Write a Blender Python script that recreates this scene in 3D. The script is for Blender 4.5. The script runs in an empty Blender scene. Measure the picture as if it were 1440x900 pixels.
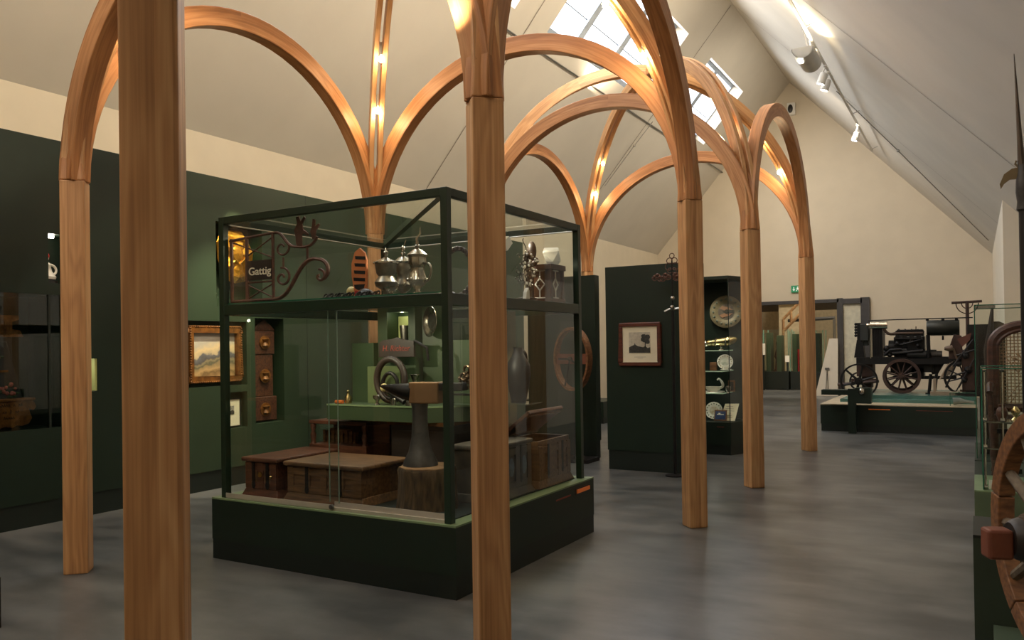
import bpy, bmesh, math, random
from mathutils import Vector, Matrix
random.seed(7)
PI = math.pi
scene = bpy.context.scene
COL = scene.collection

# ------------------------------------------------------------------ camera maths
FOC, YAW, PITCH, ROLL, CY = 1126.66, math.radians(30.08), math.radians(.456), math.radians(.849), 478.71
EYE = Vector((0, 0, 1.6))
Fv = Vector((-math.sin(YAW)*math.cos(PITCH), math.cos(YAW)*math.cos(PITCH), math.sin(PITCH)))
R0 = Vector((math.cos(YAW), math.sin(YAW), 0)); U0 = R0.cross(Fv)
Rv = R0*math.cos(ROLL) - U0*math.sin(ROLL); Uv = R0*math.sin(ROLL) + U0*math.cos(ROLL)
def at(u, v, x=None, y=None, z=None):
    """point of the photograph laid on a plane of the hall (x, y or z given, metres)"""
    d = Fv + Rv*((u-720)/FOC) + Uv*((CY-v)/FOC)
    i, val = [(k, w) for k, w in enumerate((x, y, z)) if w is not None][0]
    return EYE + d*((val-EYE[i])/d[i])

# ------------------------------------------------------------------ materials
def lin(c):
    return tuple(((v/255/12.92) if v/255 <= .04045 else ((v/255+.055)/1.055)**2.4) for v in c)
MATS = {}
def mat(name, rgb, rough=.5, metal=0.0, var=.12, scale=8, bump=0.0, spec=.5, emit=0, emitc=None, stretch=(1, 1, 1), rgb2=None, detail=4):
    if name in MATS: return MATS[name]
    m = bpy.data.materials.new(name); m.use_nodes = True
    nt = m.node_tree; b = nt.nodes['Principled BSDF']
    b.inputs['Roughness'].default_value = rough; b.inputs['Metallic'].default_value = metal
    b.inputs['Specular IOR Level'].default_value = spec
    c = lin(rgb)
    tc = nt.nodes.new('ShaderNodeTexCoord'); mp = nt.nodes.new('ShaderNodeMapping'); mp.inputs['Scale'].default_value = stretch
    nz = nt.nodes.new('ShaderNodeTexNoise'); nz.inputs['Scale'].default_value = scale; nz.inputs['Detail'].default_value = detail
    rp = nt.nodes.new('ShaderNodeValToRGB')
    rp.color_ramp.elements[0].position = .3; rp.color_ramp.elements[1].position = .7
    lo = lin(rgb2) if rgb2 else tuple(v*(1-var) for v in c)
    hi = c if rgb2 else tuple(min(1, v*(1+var)) for v in c)
    rp.color_ramp.elements[0].color = (*lo, 1); rp.color_ramp.elements[1].color = (*hi, 1)
    nt.links.new(tc.outputs['Object'], mp.inputs[0]); nt.links.new(mp.outputs[0], nz.inputs[0])
    nt.links.new(nz.outputs['Fac'], rp.inputs[0]); nt.links.new(rp.outputs[0], b.inputs['Base Color'])
    if bump:
        bp = nt.nodes.new('ShaderNodeBump'); bp.inputs['Strength'].default_value = bump; bp.inputs['Distance'].default_value = .01
        nt.links.new(nz.outputs['Fac'], bp.inputs['Height']); nt.links.new(bp.outputs[0], b.inputs['Normal'])
    if emit:
        b.inputs['Emission Color'].default_value = (*lin(emitc or rgb), 1); b.inputs['Emission Strength'].default_value = emit
    MATS[name] = m
    return m

def glass(name, tint=(.93, .97, .95), refl=.05, rough=0.0, gain=1.0):
    m = bpy.data.materials.new(name); m.use_nodes = True; nt = m.node_tree
    nt.nodes.remove(nt.nodes['Principled BSDF']); out = nt.nodes['Material Output']
    tr = nt.nodes.new('ShaderNodeBsdfTransparent'); tr.inputs[0].default_value = (*tint, 1)
    gl = nt.nodes.new('ShaderNodeBsdfGlossy'); gl.inputs['Roughness'].default_value = rough; gl.inputs['Color'].default_value = (1, 1, 1, 1)
    lw = nt.nodes.new('ShaderNodeLayerWeight'); lw.inputs['Blend'].default_value = .5
    pw = nt.nodes.new('ShaderNodeMath'); pw.operation = 'POWER'; pw.inputs[1].default_value = 4
    mu = nt.nodes.new('ShaderNodeMath'); mu.operation = 'MULTIPLY_ADD'; mu.inputs[1].default_value = .8*gain; mu.inputs[2].default_value = refl; mu.use_clamp = True
    nz = nt.nodes.new('ShaderNodeTexNoise'); nz.inputs['Scale'].default_value = .6
    mx = nt.nodes.new('ShaderNodeMixShader')
    nt.links.new(lw.outputs['Facing'], pw.inputs[0]); nt.links.new(pw.outputs[0], mu.inputs[0])
    nt.links.new(mu.outputs[0], mx.inputs[0]); nt.links.new(tr.outputs[0], mx.inputs[1]); nt.links.new(gl.outputs[0], mx.inputs[2])
    nt.links.new(mx.outputs[0], out.inputs[0])
    MATS[name] = m
    return m

def oak(name, dark, mid, light, rough=.42, board=.05):
    """glued oak: grain and lamellas along the length of the piece (u of the uv map, metres)"""
    m = bpy.data.materials.new(name); m.use_nodes = True; nt = m.node_tree; L = nt.links.new; N = nt.nodes.new
    b = nt.nodes['Principled BSDF']; b.inputs['Roughness'].default_value = rough
    uv = N('ShaderNodeUVMap'); sx = N('ShaderNodeSeparateXYZ'); L(uv.outputs[0], sx.inputs[0])
    oi = N('ShaderNodeObjectInfo')
    # fine grain
    g = N('ShaderNodeMapping'); g.inputs['Scale'].default_value = (1.6, 95, 1); L(uv.outputs[0], g.inputs[0])
    n1 = N('ShaderNodeTexNoise'); n1.inputs['Scale'].default_value = 1; n1.inputs['Detail'].default_value = 5; n1.noise_dimensions = '4D'
    L(g.outputs[0], n1.inputs[0]); mw = N('ShaderNodeMath'); mw.operation = 'MULTIPLY'; mw.inputs[1].default_value = 50; L(oi.outputs['Random'], mw.inputs[0]); L(mw.outputs[0], n1.inputs['W'])
    # cathedral figure
    c = N('ShaderNodeMapping'); c.inputs['Scale'].default_value = (.7, 7, 1); L(uv.outputs[0], c.inputs[0])
    n2 = N('ShaderNodeTexNoise'); n2.inputs['Scale'].default_value = 1; n2.inputs['Detail'].default_value = 2; n2.noise_dimensions = '4D'; L(c.outputs[0], n2.inputs[0]); L(mw.outputs[0], n2.inputs['W'])
    sn = N('ShaderNodeMath'); sn.operation = 'MULTIPLY'; sn.inputs[1].default_value = 60; L(n2.outputs['Fac'], sn.inputs[0])
    si = N('ShaderNodeMath'); si.operation = 'SINE'; L(sn.outputs[0], si.inputs[0])
    # lamella steps
    d = N('ShaderNodeMath'); d.operation = 'DIVIDE'; d.inputs[1].default_value = board; L(sx.outputs['Y'], d.inputs[0])
    fl = N('ShaderNodeMath'); fl.operation = 'FLOOR'; L(d.outputs[0], fl.inputs[0])
    d2 = N('ShaderNodeMath'); d2.operation = 'DIVIDE'; d2.inputs[1].default_value = 2.87; L(sx.outputs['X'], d2.inputs[0])
    f2 = N('ShaderNodeMath'); f2.operation = 'FLOOR'; L(d2.outputs[0], f2.inputs[0])
    cb = N('ShaderNodeCombineXYZ'); L(fl.outputs[0], cb.inputs[0]); L(f2.outputs[0], cb.inputs[1]); L(oi.outputs['Random'], cb.inputs[2])
    wn = N('ShaderNodeTexWhiteNoise'); L(cb.outputs[0], wn.inputs[0])
    def mad(a, k, add):
        q = N('ShaderNodeMath'); q.operation = 'MULTIPLY_ADD'; q.inputs[1].default_value = k; L(a, q.inputs[0])
        if isinstance(add, float): q.inputs[2].default_value = add
        else: L(add, q.inputs[2])
        return q.outputs[0]
    t = mad(n1.outputs['Fac'], .62, .06); t = mad(si.outputs[0], .085, t); t = mad(wn.outputs['Value'], .24, t)
    rp = N('ShaderNodeValToRGB'); e = rp.color_ramp.elements
    e[0].position = .2; e[0].color = (*lin(dark), 1); e[1].position = .8; e[1].color = (*lin(light), 1)
    k = e.new(.5); k.color = (*lin(mid), 1)
    L(t, rp.inputs[0]); L(rp.outputs[0], b.inputs['Base Color'])
    bp = N('ShaderNodeBump'); bp.inputs['Strength'].default_value = .08; bp.inputs['Distance'].default_value = .004; L(n1.outputs['Fac'], bp.inputs['Height']); L(bp.outputs[0], b.inputs['Normal'])
    MATS[name] = m
    return m

M = {}
M['oak'] = oak('oak glulam', (158, 112, 72), (194, 146, 98), (216, 172, 124), rough=.45)
M['oakdark'] = oak('oak rib', (150, 100, 60), (186, 130, 82), (208, 156, 106), rough=.45)
M['plaster'] = mat('cream plaster', (214, 202, 180), .9, var=.03, scale=2.5, bump=.03)
M['plaster_roof'] = mat('roof plaster', (206, 198, 184), .9, var=.035, scale=1.2, bump=.03)
M['plaster_far'] = mat('gable plaster', (205, 192, 170), .9, var=.03, scale=2)
M['line'] = mat('joint shadow', (70, 62, 52), .8)
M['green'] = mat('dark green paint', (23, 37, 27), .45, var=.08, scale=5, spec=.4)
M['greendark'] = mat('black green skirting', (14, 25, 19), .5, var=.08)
M['greenwall'] = mat('green wall paint with light in it', (42, 58, 38), .5, var=.06, scale=3)  # same paint as the dark wall, spot light put into its colour
M['greenlit'] = mat('green paint in lit tone', (50, 66, 42), .5, var=.06, scale=4)  # lighter copy of the dark green, painted as if lit
M['greenlip'] = mat('pale green edge', (112, 132, 96), .4, var=.05)
M['frame'] = mat('green metal frame', (26, 44, 30), .35, var=.05, spec=.5)
M['alu'] = mat('brushed aluminium', (188, 182, 168), .42, .45, var=.05)
M['steel'] = mat('grey steel', (120, 120, 118), .4, .9, var=.06)
M['silver'] = mat('old silver', (190, 185, 172), .22, 1.0, var=.15, scale=20)
M['pewter'] = mat('pewter', (150, 146, 136), .34, 1.0, var=.2, scale=25)
M['gold'] = mat('gilt sheet', (220, 160, 56), .32, .9, var=.25, scale=30, bump=.6)
M['brass'] = mat('brass', (196, 176, 124), .25, 1.0, var=.15)
M['copper'] = mat('glowing copper', (220, 120, 60), .35, .8, var=.1, emit=.12, emitc=(240, 120, 50))  # faint orange glow added; the handle is no lamp
M['iron'] = mat('black iron', (34, 32, 32), .5, .6, var=.25, scale=14)
M['irond'] = mat('blackened machine iron', (20, 20, 20), .5, .4, var=.3, scale=14)
M['irongrey'] = mat('forged grey iron', (72, 70, 68), .5, .5, var=.3, scale=20, bump=.2)
M['rust'] = mat('red brown painted iron', (62, 42, 34), .6, .2, var=.3, scale=10)
M['rustiron'] = mat('rusty wrought iron', (92, 62, 50), .6, .3, var=.3, scale=20)
def wood(name, rgb, rgb2, st=(2, 14, 14), rough=.5): return mat(name, rgb, rough, rgb2=rgb2, stretch=st, scale=3, bump=.1, detail=6)
M['chestwood'] = wood('worn chest oak', (112, 82, 52), (64, 44, 28))
M['chestred'] = wood('red brown chest wood', (98, 58, 38), (54, 30, 20))
M['darkwood'] = wood('black stained wood', (38, 28, 22), (20, 15, 12))
M['cratewood'] = wood('cart wood', (142, 98, 62), (88, 56, 36))
M['redwood'] = wood('mahogany', (100, 46, 24), (62, 26, 14))
M['chairwood'] = wood('carved chair wood', (82, 48, 34), (48, 28, 20))
M['bark'] = mat('tree bark', (98, 78, 52), .9, rgb2=(44, 32, 20), scale=9, stretch=(4, 4, .8), bump=1.0, detail=8)
M['stumptop'] = mat('sawn stump', (150, 116, 76), .8, rgb2=(110, 80, 50), scale=12)
M['white'] = mat('white glaze', (232, 228, 214), .2, var=.03)
M['paper'] = mat('paper', (236, 226, 196), .8, var=.04)
M['paperwhite'] = mat('white card', (240, 238, 228), .7, var=.03)
M['ink'] = mat('print ink', (60, 58, 52), .8, var=.4, scale=40)
M['inklight'] = mat('print half tone', (150, 146, 134), .8, var=.35, scale=60)
M['red'] = mat('red paint', (170, 40, 40), .4, var=.1)
M['orange'] = mat('orange paint', (200, 120, 70), .5, var=.1)
M['blackpaint'] = mat('black paint', (24, 22, 22), .45, var=.1)
M['letter'] = mat('white lettering', (230, 222, 200), .6, var=.02)
M['letterred'] = mat('red lettering', (128, 54, 40), .6, var=.05)
M['exit'] = mat('exit sign green', (30, 130, 86), .5, var=.03, emit=.25, emitc=(30, 130, 86))
M['exitw'] = mat('exit sign white', (235, 245, 235), .5, var=.02, emit=.3, emitc=(235, 245, 235))
M['blue'] = mat('blue glaze', (60, 78, 120), .3, var=.3, scale=30)
M['crystal'] = mat('white folded paper', (226, 220, 200), .6, var=.05, emit=.12, emitc=(226, 220, 200))  # faint glow put into the paper; no lamp inside
M['clockpaint'] = mat('painted case', (58, 60, 62), .5, var=.25, scale=6)
M['gildwood'] = mat('gilded carving', (150, 96, 40), .45, .3, rgb2=(90, 54, 20), scale=18, bump=.4)
M['flower'] = mat('painted roses', (190, 110, 100), .5, rgb2=(130, 70, 60), scale=30)
M['leafp'] = mat('painted leaves', (60, 80, 56), .6)
M['skyglow'] = mat('halogen bulb', (255, 230, 190), .3, emit=60, emitc=(255, 214, 160))
M['spotglow'] = mat('spot lens', (255, 250, 240), .3, emit=25, emitc=(255, 245, 232))
M['coolglow'] = mat('cool spot lens', (230, 230, 255), .3, emit=25, emitc=(225, 225, 255))
M['nichelit'] = mat('lit niche back', (170, 176, 112), .7, var=.05)  # pale tone paints the light of the niches into their faces
M['fixture'] = mat('fixture white', (215, 212, 205), .4, var=.03)
M['fixsilver'] = mat('fixture silver', (176, 174, 168), .35, .7, var=.05)
M['tealglass'] = mat('teal floor of the platform', (78, 116, 106), .25, var=.08)
M['timberboard'] = mat('white board', (224, 214, 196), .7, var=.03)
M['bone'] = mat('bone handle', (215, 200, 140), .4, var=.1)
M['rope'] = mat('rope', (90, 70, 52), .9, rgb2=(50, 38, 28), scale=60)
M['cane'] = mat('woven cane', (176, 150, 116), .7, rgb2=(120, 96, 70), scale=70)
M['leather'] = mat('dark leather', (46, 36, 30), .5, var=.15)
M['glass'] = glass('case glass', (.93, .965, .945), .035)
M['glassedge'] = mat('glass edge green', (40, 96, 74), .15, var=.05)
M['glasswin'] = glass('window glass', (.95, .97, 1.0), .04)
M['glassdark'] = glass('niche glass', (.5, .55, .55), .08)
M['backgrey'] = mat('dark grey slope', (120, 112, 104), .9)
M['backbeige'] = mat('beige back wall', (196, 180, 148), .9)
M['slate'] = mat('mat rubber', (96, 92, 84), .9)

def floor_mat():
    m = bpy.data.materials.new('polished concrete'); m.use_nodes = True; nt = m.node_tree; L = nt.links.new; N = nt.nodes.new
    b = nt.nodes['Principled BSDF']
    tc = N('ShaderNodeTexCoord')
    n1 = N('ShaderNodeTexNoise'); n1.inputs['Scale'].default_value = .55; n1.inputs['Detail'].default_value = 7; n1.inputs['Roughness'].default_value = .62
    n2 = N('ShaderNodeTexNoise'); n2.inputs['Scale'].default_value = 2.4; n2.inputs['Detail'].default_value = 8
    mp = N('ShaderNodeMapping'); mp.inputs['Scale'].default_value = (.6, 1.7, 1); mp.inputs['Rotation'].default_value = (0, 0, -.5); L(tc.outputs['Object'], mp.inputs[0]); L(mp.outputs[0], n2.inputs[0])
    L(tc.outputs['Object'], n1.inputs[0])
    mx = N('ShaderNodeMath'); mx.operation = 'MULTIPLY_ADD'; mx.inputs[1].default_value = .36; L(n2.outputs['Fac'], mx.inputs[0])
    ml = N('ShaderNodeMath'); ml.operation = 'MULTIPLY'; ml.inputs[1].default_value = .68; L(n1.outputs['Fac'], ml.inputs[0]); L(ml.outputs[0], mx.inputs[2])
    rp = N('ShaderNodeValToRGB'); e = rp.color_ramp.elements
    e[0].position = .42; e[0].color = (*lin((58, 60, 60)), 1); e[1].position = .64; e[1].color = (*lin((106, 106, 103)), 1)
    L(mx.outputs[0], rp.inputs[0]); L(rp.outputs[0], b.inputs['Base Color'])
    rr = N('ShaderNodeMapRange'); rr.inputs['From Min'].default_value = .35; rr.inputs['From Max'].default_value = .7; rr.inputs['To Min'].default_value = .24; rr.inputs['To Max'].default_value = .42
    b.inputs['Roughness'].default_value = .34
    b.inputs['Specular IOR Level'].default_value = .5
    return m
M['floor'] = floor_mat()

# ------------------------------------------------------------------ mesh builders
def bmnew(): return bmesh.new()
def box(bm, x0, x1, y0, y1, z0, z1, T=None):
    vs = [bm.verts.new(Vector(p)) for p in ((x0,y0,z0),(x1,y0,z0),(x1,y1,z0),(x0,y1,z0),(x0,y0,z1),(x1,y0,z1),(x1,y1,z1),(x0,y1,z1))]
    for f in ((3,2,1,0),(4,5,6,7),(0,1,5,4),(1,2,6,5),(2,3,7,6),(3,0,4,7)): bm.faces.new([vs[i] for i in f])
    if T is not None:
        for v in vs: v.co = T @ v.co
    return bm
def frustum(bm, z0, r0, z1, r1, cx=0, cy=0, T=None):
    """rectangular taper: r = (half x, half y)"""
    vs = []
    for z, r in ((z0, r0), (z1, r1)):
        for sx, sy in ((-1,-1),(1,-1),(1,1),(-1,1)): vs.append(bm.verts.new((cx+sx*r[0], cy+sy*r[1], z)))
    for f in ((3,2,1,0),(4,5,6,7),(0,1,5,4),(1,2,6,5),(2,3,7,6),(3,0,4,7)): bm.faces.new([vs[i] for i in f])
    if T is not None:
        for v in vs: v.co = T @ v.co
    return bm
def quad(bm, pts):
    bm.faces.new([bm.verts.new(Vector(p)) for p in pts]); return bm
def frame_of(d):
    d = d.normalized(); a = Vector((0,0,1)) if abs(d.z) < .9 else Vector((1,0,0))
    s = d.cross(a).normalized(); return s, s.cross(d).normalized()
def tube(bm, pts, r, n=8, closed=False, caps=True):
    pts = [Vector(p) for p in pts]; rings = []; K = len(pts)
    s = None
    for i, p in enumerate(pts):
        if closed: d = pts[(i+1) % K]-pts[(i-1) % K]
        else: d = pts[min(i+1, K-1)]-pts[max(i-1, 0)]
        if d.length < 1e-9: d = Vector((0,0,1))
        d.normalize()
        if s is None: s, t = frame_of(d)
        else:
            s = (s - d*s.dot(d))
            if s.length < 1e-6: s, t = frame_of(d)
            s.normalize(); t = s.cross(d)
        rr = r[i] if isinstance(r, (list, tuple)) else r
        rings.append([bm.verts.new(p + s*math.cos(2*PI*k/n)*rr + t*math.sin(2*PI*k/n)*rr) for k in range(n)])
    m = K if closed else K-1
    for i in range(m):
        A, B = rings[i], rings[(i+1) % K]
        for k in range(n): bm.faces.new((A[k], A[(k+1) % n], B[(k+1) % n], B[k]))
    if caps and not closed:
        bm.faces.new(rings[0][::-1]); bm.faces.new(rings[-1])
    return bm
def cyl(bm, p0, p1, r, r1=None, n=16): return tube(bm, [p0, p1], [r, r if r1 is None else r1], n)
def lathe(bm, prof, o=(0,0,0), n=24, T=None):
    """prof: (radius, height) pairs about the vertical through o"""
    o = Vector(o); rings = []
    for r, z in prof:
        if r < 1e-5: rings.append([bm.verts.new(o+Vector((0,0,z)))])
        else: rings.append([bm.verts.new(o+Vector((r*math.cos(2*PI*k/n), r*math.sin(2*PI*k/n), z))) for k in range(n)])
    for A, B in zip(rings, rings[1:]):
        for k in range(n):
            a, b2 = A[k % len(A)], A[(k+1) % len(A)]; c, d = B[(k+1) % len(B)], B[k % len(B)]
            f = []
            for v in (a, b2, c, d):
                if v not in f: f.append(v)
            if len(f) > 2: bm.faces.new(f)
    for Rg, rev in ((rings[0], True), (rings[-1], False)):
        if len(Rg) > 1: bm.faces.new(Rg[::-1] if rev else Rg)
    if T is not None:
        for Rg in rings:
            for v in Rg: v.co = T @ v.co
    return bm
def prism(bm, poly, h, T=None):
    """poly in xy, extruded from z=0 to z=h, then moved by T"""
    A = [bm.verts.new((p[0], p[1], 0)) for p in poly]; B = [bm.verts.new((p[0], p[1], h)) for p in poly]
    K = len(poly)
    bm.faces.new(A[::-1]); bm.faces.new(B)
    for i in range(K): bm.faces.new((A[i], A[(i+1) % K], B[(i+1) % K], B[i]))
    if T is not None:
        for v in A+B: v.co = T @ v.co
    return bm
def ball(bm, c, r, n=12, m=8, sc=(1,1,1)):
    prof = [(math.sin(PI*i/m)*r, -math.cos(PI*i/m)*r) for i in range(m+1)]
    T = Matrix.Translation(Vector(c)) @ Matrix.Diagonal((*sc, 1))
    return lathe(bm, prof, n=n, T=T)
def facing(o, xdir, ydir):
    """matrix taking xy of a drawing to the plane spanned by xdir / ydir at o"""
    x = Vector(xdir).normalized(); y = Vector(ydir).normalized(); z = x.cross(y)
    return Matrix(((x.x,y.x,z.x,o[0]),(x.y,y.y,z.y,o[1]),(x.z,y.z,z.z,o[2]),(0,0,0,1)))
def rotz(o, a): return Matrix.Translation(Vector(o)) @ Matrix.Rotation(a, 4, 'Z')
def holed(bm, U, V, holes, fn, depth, back=True, sides=True):
    """a skin with rectangular recesses; fn(u, v, d) gives the point d behind the skin"""
    us = sorted({U[0], U[1], *[h[0] for h in holes], *[h[1] for h in holes]}); vs = sorted({V[0], V[1], *[h[2] for h in holes], *[h[3] for h in holes]})
    for a, b in zip(us, us[1:]):
        for c, d in zip(vs, vs[1:]):
            if any(h[0] <= a and b <= h[1] and h[2] <= c and d <= h[3] for h in holes): continue
            quad(bm, [fn(a,c,0), fn(b,c,0), fn(b,d,0), fn(a,d,0)])
    for h in holes:
        D = h[4] if len(h) > 4 else depth
        a, b, c, d = h[:4]
        quad(bm, [fn(a,c,0), fn(a,c,D), fn(b,c,D), fn(b,c,0)]); quad(bm, [fn(a,d,0), fn(b,d,0), fn(b,d,D), fn(a,d,D)])
        quad(bm, [fn(a,c,0), fn(a,d,0), fn(a,d,D), fn(a,c,D)]); quad(bm, [fn(b,c,0), fn(b,c,D), fn(b,d,D), fn(b,d,0)])
        if back: quad(bm, [fn(a,c,D), fn(a,d,D), fn(b,d,D), fn(b,c,D)])
    return bm
def sweep(bm, pts, side, w, d, uvl):
    """rectangular section swept along pts: w across (side), d in the bending plane; uv in metres along the grain"""
    pts = [Vector(p) for p in pts]; K = len(pts); rings = []; dist = [0]
    for a, b in zip(pts, pts[1:]): dist.append(dist[-1]+(b-a).length)
    for i, p in enumerate(pts):
        t = (pts[min(i+1,K-1)]-pts[max(i-1,0)]).normalized(); s = Vector(side).normalized(); s = (s-t*s.dot(t)).normalized(); nrm = t.cross(s)
        rings.append([bm.verts.new(p + s*a*w/2 + nrm*b*d/2) for a, b in ((-1,-1),(1,-1),(1,1),(-1,1))])
    per = [0, w, w+d, 2*w+d, 2*w+2*d]
    for i in range(K-1):
        for k in range(4):
            f = bm.faces.new((rings[i][k], rings[i][(k+1) % 4], rings[i+1][(k+1) % 4], rings[i+1][k]))
            for lp, (uu, vv) in zip(f.loops, ((dist[i],per[k]),(dist[i],per[k+1]),(dist[i+1],per[k+1]),(dist[i+1],per[k]))): lp[uvl].uv = (uu, vv)
    for ring in (rings[0][::-1], rings[-1]):
        f = bm.faces.new(ring)
        for lp, q in zip(f.loops, ((0,0),(w,0),(w,d),(0,d))): lp[uvl].uv = q
    return bm
def lettering(bm, text, T, size=.1, depth=.003, shear=0.0):
    cu = bpy.data.curves.new('lettering', 'FONT'); cu.body = text; cu.size = size; cu.extrude = depth; cu.align_x = 'CENTER'; cu.align_y = 'CENTER'; cu.shear = shear; cu.offset = size*.012
    o = bpy.data.objects.new('lettering', cu); COL.objects.link(o)
    dg = bpy.context.evaluated_depsgraph_get(); me = bpy.data.meshes.new_from_object(o.evaluated_get(dg))
    me.transform(T); bm.from_mesh(me)
    bpy.data.objects.remove(o); bpy.data.curves.remove(cu); bpy.data.meshes.remove(me)
    return bm

# ------------------------------------------------------------------ object helpers
def base_of(o):
    v = Vector((0,0,0))
    while o is not None: v += o.location; o = o.parent
    return v
def obj(name, bm, m, parent=None, label=None, smooth=False, bev=0, kind=None, loc=None, sharp=40):
    bmesh.ops.remove_doubles(bm, verts=bm.verts, dist=1e-5)
    bmesh.ops.recalc_face_normals(bm, faces=bm.faces)
    off = base_of(parent) if parent is not None else Vector(loc if loc is not None else (0,0,0))
    if off.length: bmesh.ops.translate(bm, verts=bm.verts, vec=-off)
    me = bpy.data.meshes.new(name); bm.to_mesh(me); bm.free()
    for mm in (m if isinstance(m, (list, tuple)) else [m]): me.materials.append(mm)
    o = bpy.data.objects.new(name, me); COL.objects.link(o)
    if smooth:
        me.polygons.foreach_set('use_smooth', [True]*len(me.polygons))
        try: me.set_sharp_from_angle(angle=math.radians(sharp))
        except Exception: pass
    if parent is not None: o.parent = parent
    elif loc is not None: o.location = loc
    if bev:
        b = o.modifiers.new('bevel', 'BEVEL'); b.width = bev; b.segments = 2; b.limit_method = 'ANGLE'
    if label: o['label'] = label
    if kind: o['kind'] = kind
    return o
def thing(name, label, cat, loc=(0,0,0), group=None):
    o = bpy.data.objects.new(name, None); COL.objects.link(o); o.location = loc; o.empty_display_size = .1
    o['label'] = label; o['category'] = cat
    if group: o['group'] = group
    return o
def tag(o, label, cat, group=None):
    o['label'] = label; o['category'] = cat
    if group: o['group'] = group
    return o
def solo(name, bm, m, label, cat, loc=(0,0,0), group=None, **k):
    return tag(obj(name, bm, m, loc=loc, **k), label, cat, group)
def struct(name, bm, m, parent=None, **k):
    o = obj(name, bm, m, parent, **k)
    if parent is None: o['kind'] = 'structure'
    return o
def children(o): return [c for c in bpy.data.objects if c.parent == o]
def copy_tree(o, loc=None, label=None, group=None, parent=None):
    kids = list(o.children)
    c = o.copy(); COL.objects.link(c); c.parent = parent
    if loc is not None: c.location = loc
    if label: c['label'] = label
    if group: c['group'] = group
    for k in kids: copy_tree(k, parent=c)
    return c
def lamp(kind, loc, power, color=(1,.82,.6), size=.1, target=None, name='lamp', angle=None, blend=.5, sy=None):
    d = bpy.data.lights.new(name, kind); d.energy = power; d.color = color
    if kind == 'AREA':
        d.size = size
        if sy: d.shape = 'RECTANGLE'; d.size_y = sy
    elif kind == 'SUN': d.angle = size
    else: d.shadow_soft_size = size
    if kind == 'SPOT': d.spot_size = angle or 1; d.spot_blend = blend
    o = bpy.data.objects.new(name, d); COL.objects.link(o); o.location = loc
    if target is not None: o.rotation_euler = (Vector(target)-Vector(loc)).to_track_quat('-Z', 'Y').to_euler()
    return o
def circle(c, r, xd, yd, n=32, a0=0, a1=2*PI, closed=True):
    x, y = Vector(xd), Vector(yd); k = n if closed else n+1
    return [Vector(c)+x*r*math.cos(a0+(a1-a0)*i/n)+y*r*math.sin(a0+(a1-a0)*i/n) for i in range(k)]
def spiral(c, r0, r1, a0, a1, xd, yd, n=28):
    x, y = Vector(xd), Vector(yd)
    return [Vector(c)+(x*math.cos(a0+(a1-a0)*i/n)+y*math.sin(a0+(a1-a0)*i/n))*(r0+(r1-r0)*i/n) for i in range(n+1)]
def bez(p0, p1, p2, p3, n=14):
    p0, p1, p2, p3 = map(Vector, (p0, p1, p2, p3)); out = []
    for i in range(n+1):
        t = i/n; s = 1-t; out.append(p0*s**3+p1*3*s*s*t+p2*3*s*t*t+p3*t**3)
    return out
X, Y, Z = Vector((1,0,0)), Vector((0,1,0)), Vector((0,0,1))
# ================================================================== THE HALL
XL, ZL = -9.15, 4.6; XA, ZA = -4.83, 9.6; XR, ZR = .42, 3.95; XRR = 1.4
YF, YN, YBK, YRET = 25.6, -5.0, 37.0, 15.8
kR = (ZA-ZR)/(XR-XA)
def zr(x): return ZA-(x-XA)*kR
def zl(x): return ZA-(XA-x)*(ZA-ZL)/(XA-XL)
LS = math.hypot(XA-XL, ZA-ZL)
uL = Vector((XA-XL, 0, ZA-ZL)).normalized(); nL = Vector((-uL.z, 0, uL.x))      # up the left slope, and out through the roof
RS = math.hypot(XRR-XA, ZA-zr(XRR)); uR = Vector((XA-XRR, 0, ZA-zr(XRR))).normalized(); nR = Vector((uR.z, 0, -uR.x))
def pl(y, s, d): return Vector((XL, y, ZL))+uL*s+nL*d
def pr(y, s, d): return Vector((XRR, y, zr(XRR)))+uR*s+nR*d

bm = bmnew(); box(bm, XL-1.5, XRR+1, YN-.2, YBK+.2, -.2, 0); struct('floor', bm, M['floor'])
bm = bmnew(); box(bm, XL-.2, XL, YN, YF, 0, ZL+.05); struct('wall_left', bm, M['plaster'])
bm = bmnew(); box(bm, XR, XRR+.2, YRET, YRET+.2, 0, zr(XR)+.3); box(bm, XR, XR+.2, YRET+.2, YF, 0, zr(XR)+.1); box(bm, XRR, XRR+.2, YN, YRET, 0, zr(XRR)+.1)
struct('wall_right', bm, M['plaster'])
DX0, DX1, DZ = -5.85, -3.52, 2.85                                             # the wide opening, then a glazed leaf beside it
DX2 = -2.68
bm = bmnew()
for x0, x1, lo in ((XL-.2, DX0, 0), (DX0, XA, DZ), (XA, DX2, DZ), (DX2, XR+.2, 0)):
    f = lambda x: (zl(x) if x <= XA else zr(x))+.15
    T = facing((0, YF, 0), X, Z)
    prism(bm, [(x0, lo), (x1, lo), (x1, f(x1)), (x0, f(x0))], -.3, T)
struct('wall_far', bm, M['plaster_far'])
bm = bmnew(); prism(bm, [(XL-.2, 0), (XRR+.2, 0), (XRR+.2, zr(XRR)+.15), (XA, ZA+.15), (XL-.2, ZL+.05)], .2, facing((0, YN, 0), X, Z)); struct('wall_near', bm, M['plaster'])
SKY = [(.2, 5.4, 3), (6.6, 11.9, 3), (13.1, 17.95, 3), (19.75, 22.9, 2)]  # first skylight lies out of view, added to light the near posts
S0, S1 = 3.68, 5.45
bm = bmnew()
holed(bm, (YN, YF), (0, LS), [(a, b, S0, S1) for a, b, n in SKY], pl, .42, back=False)
holed(bm, (YN, YRET), (0, RS), [], pr, 0); 
SR = (XRR-XR)/ (XRR-XA)*RS
holed(bm, (YRET, YF), (SR, RS), [], pr, 0)
struct('ceiling', bm, M['plaster_roof'])
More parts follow.
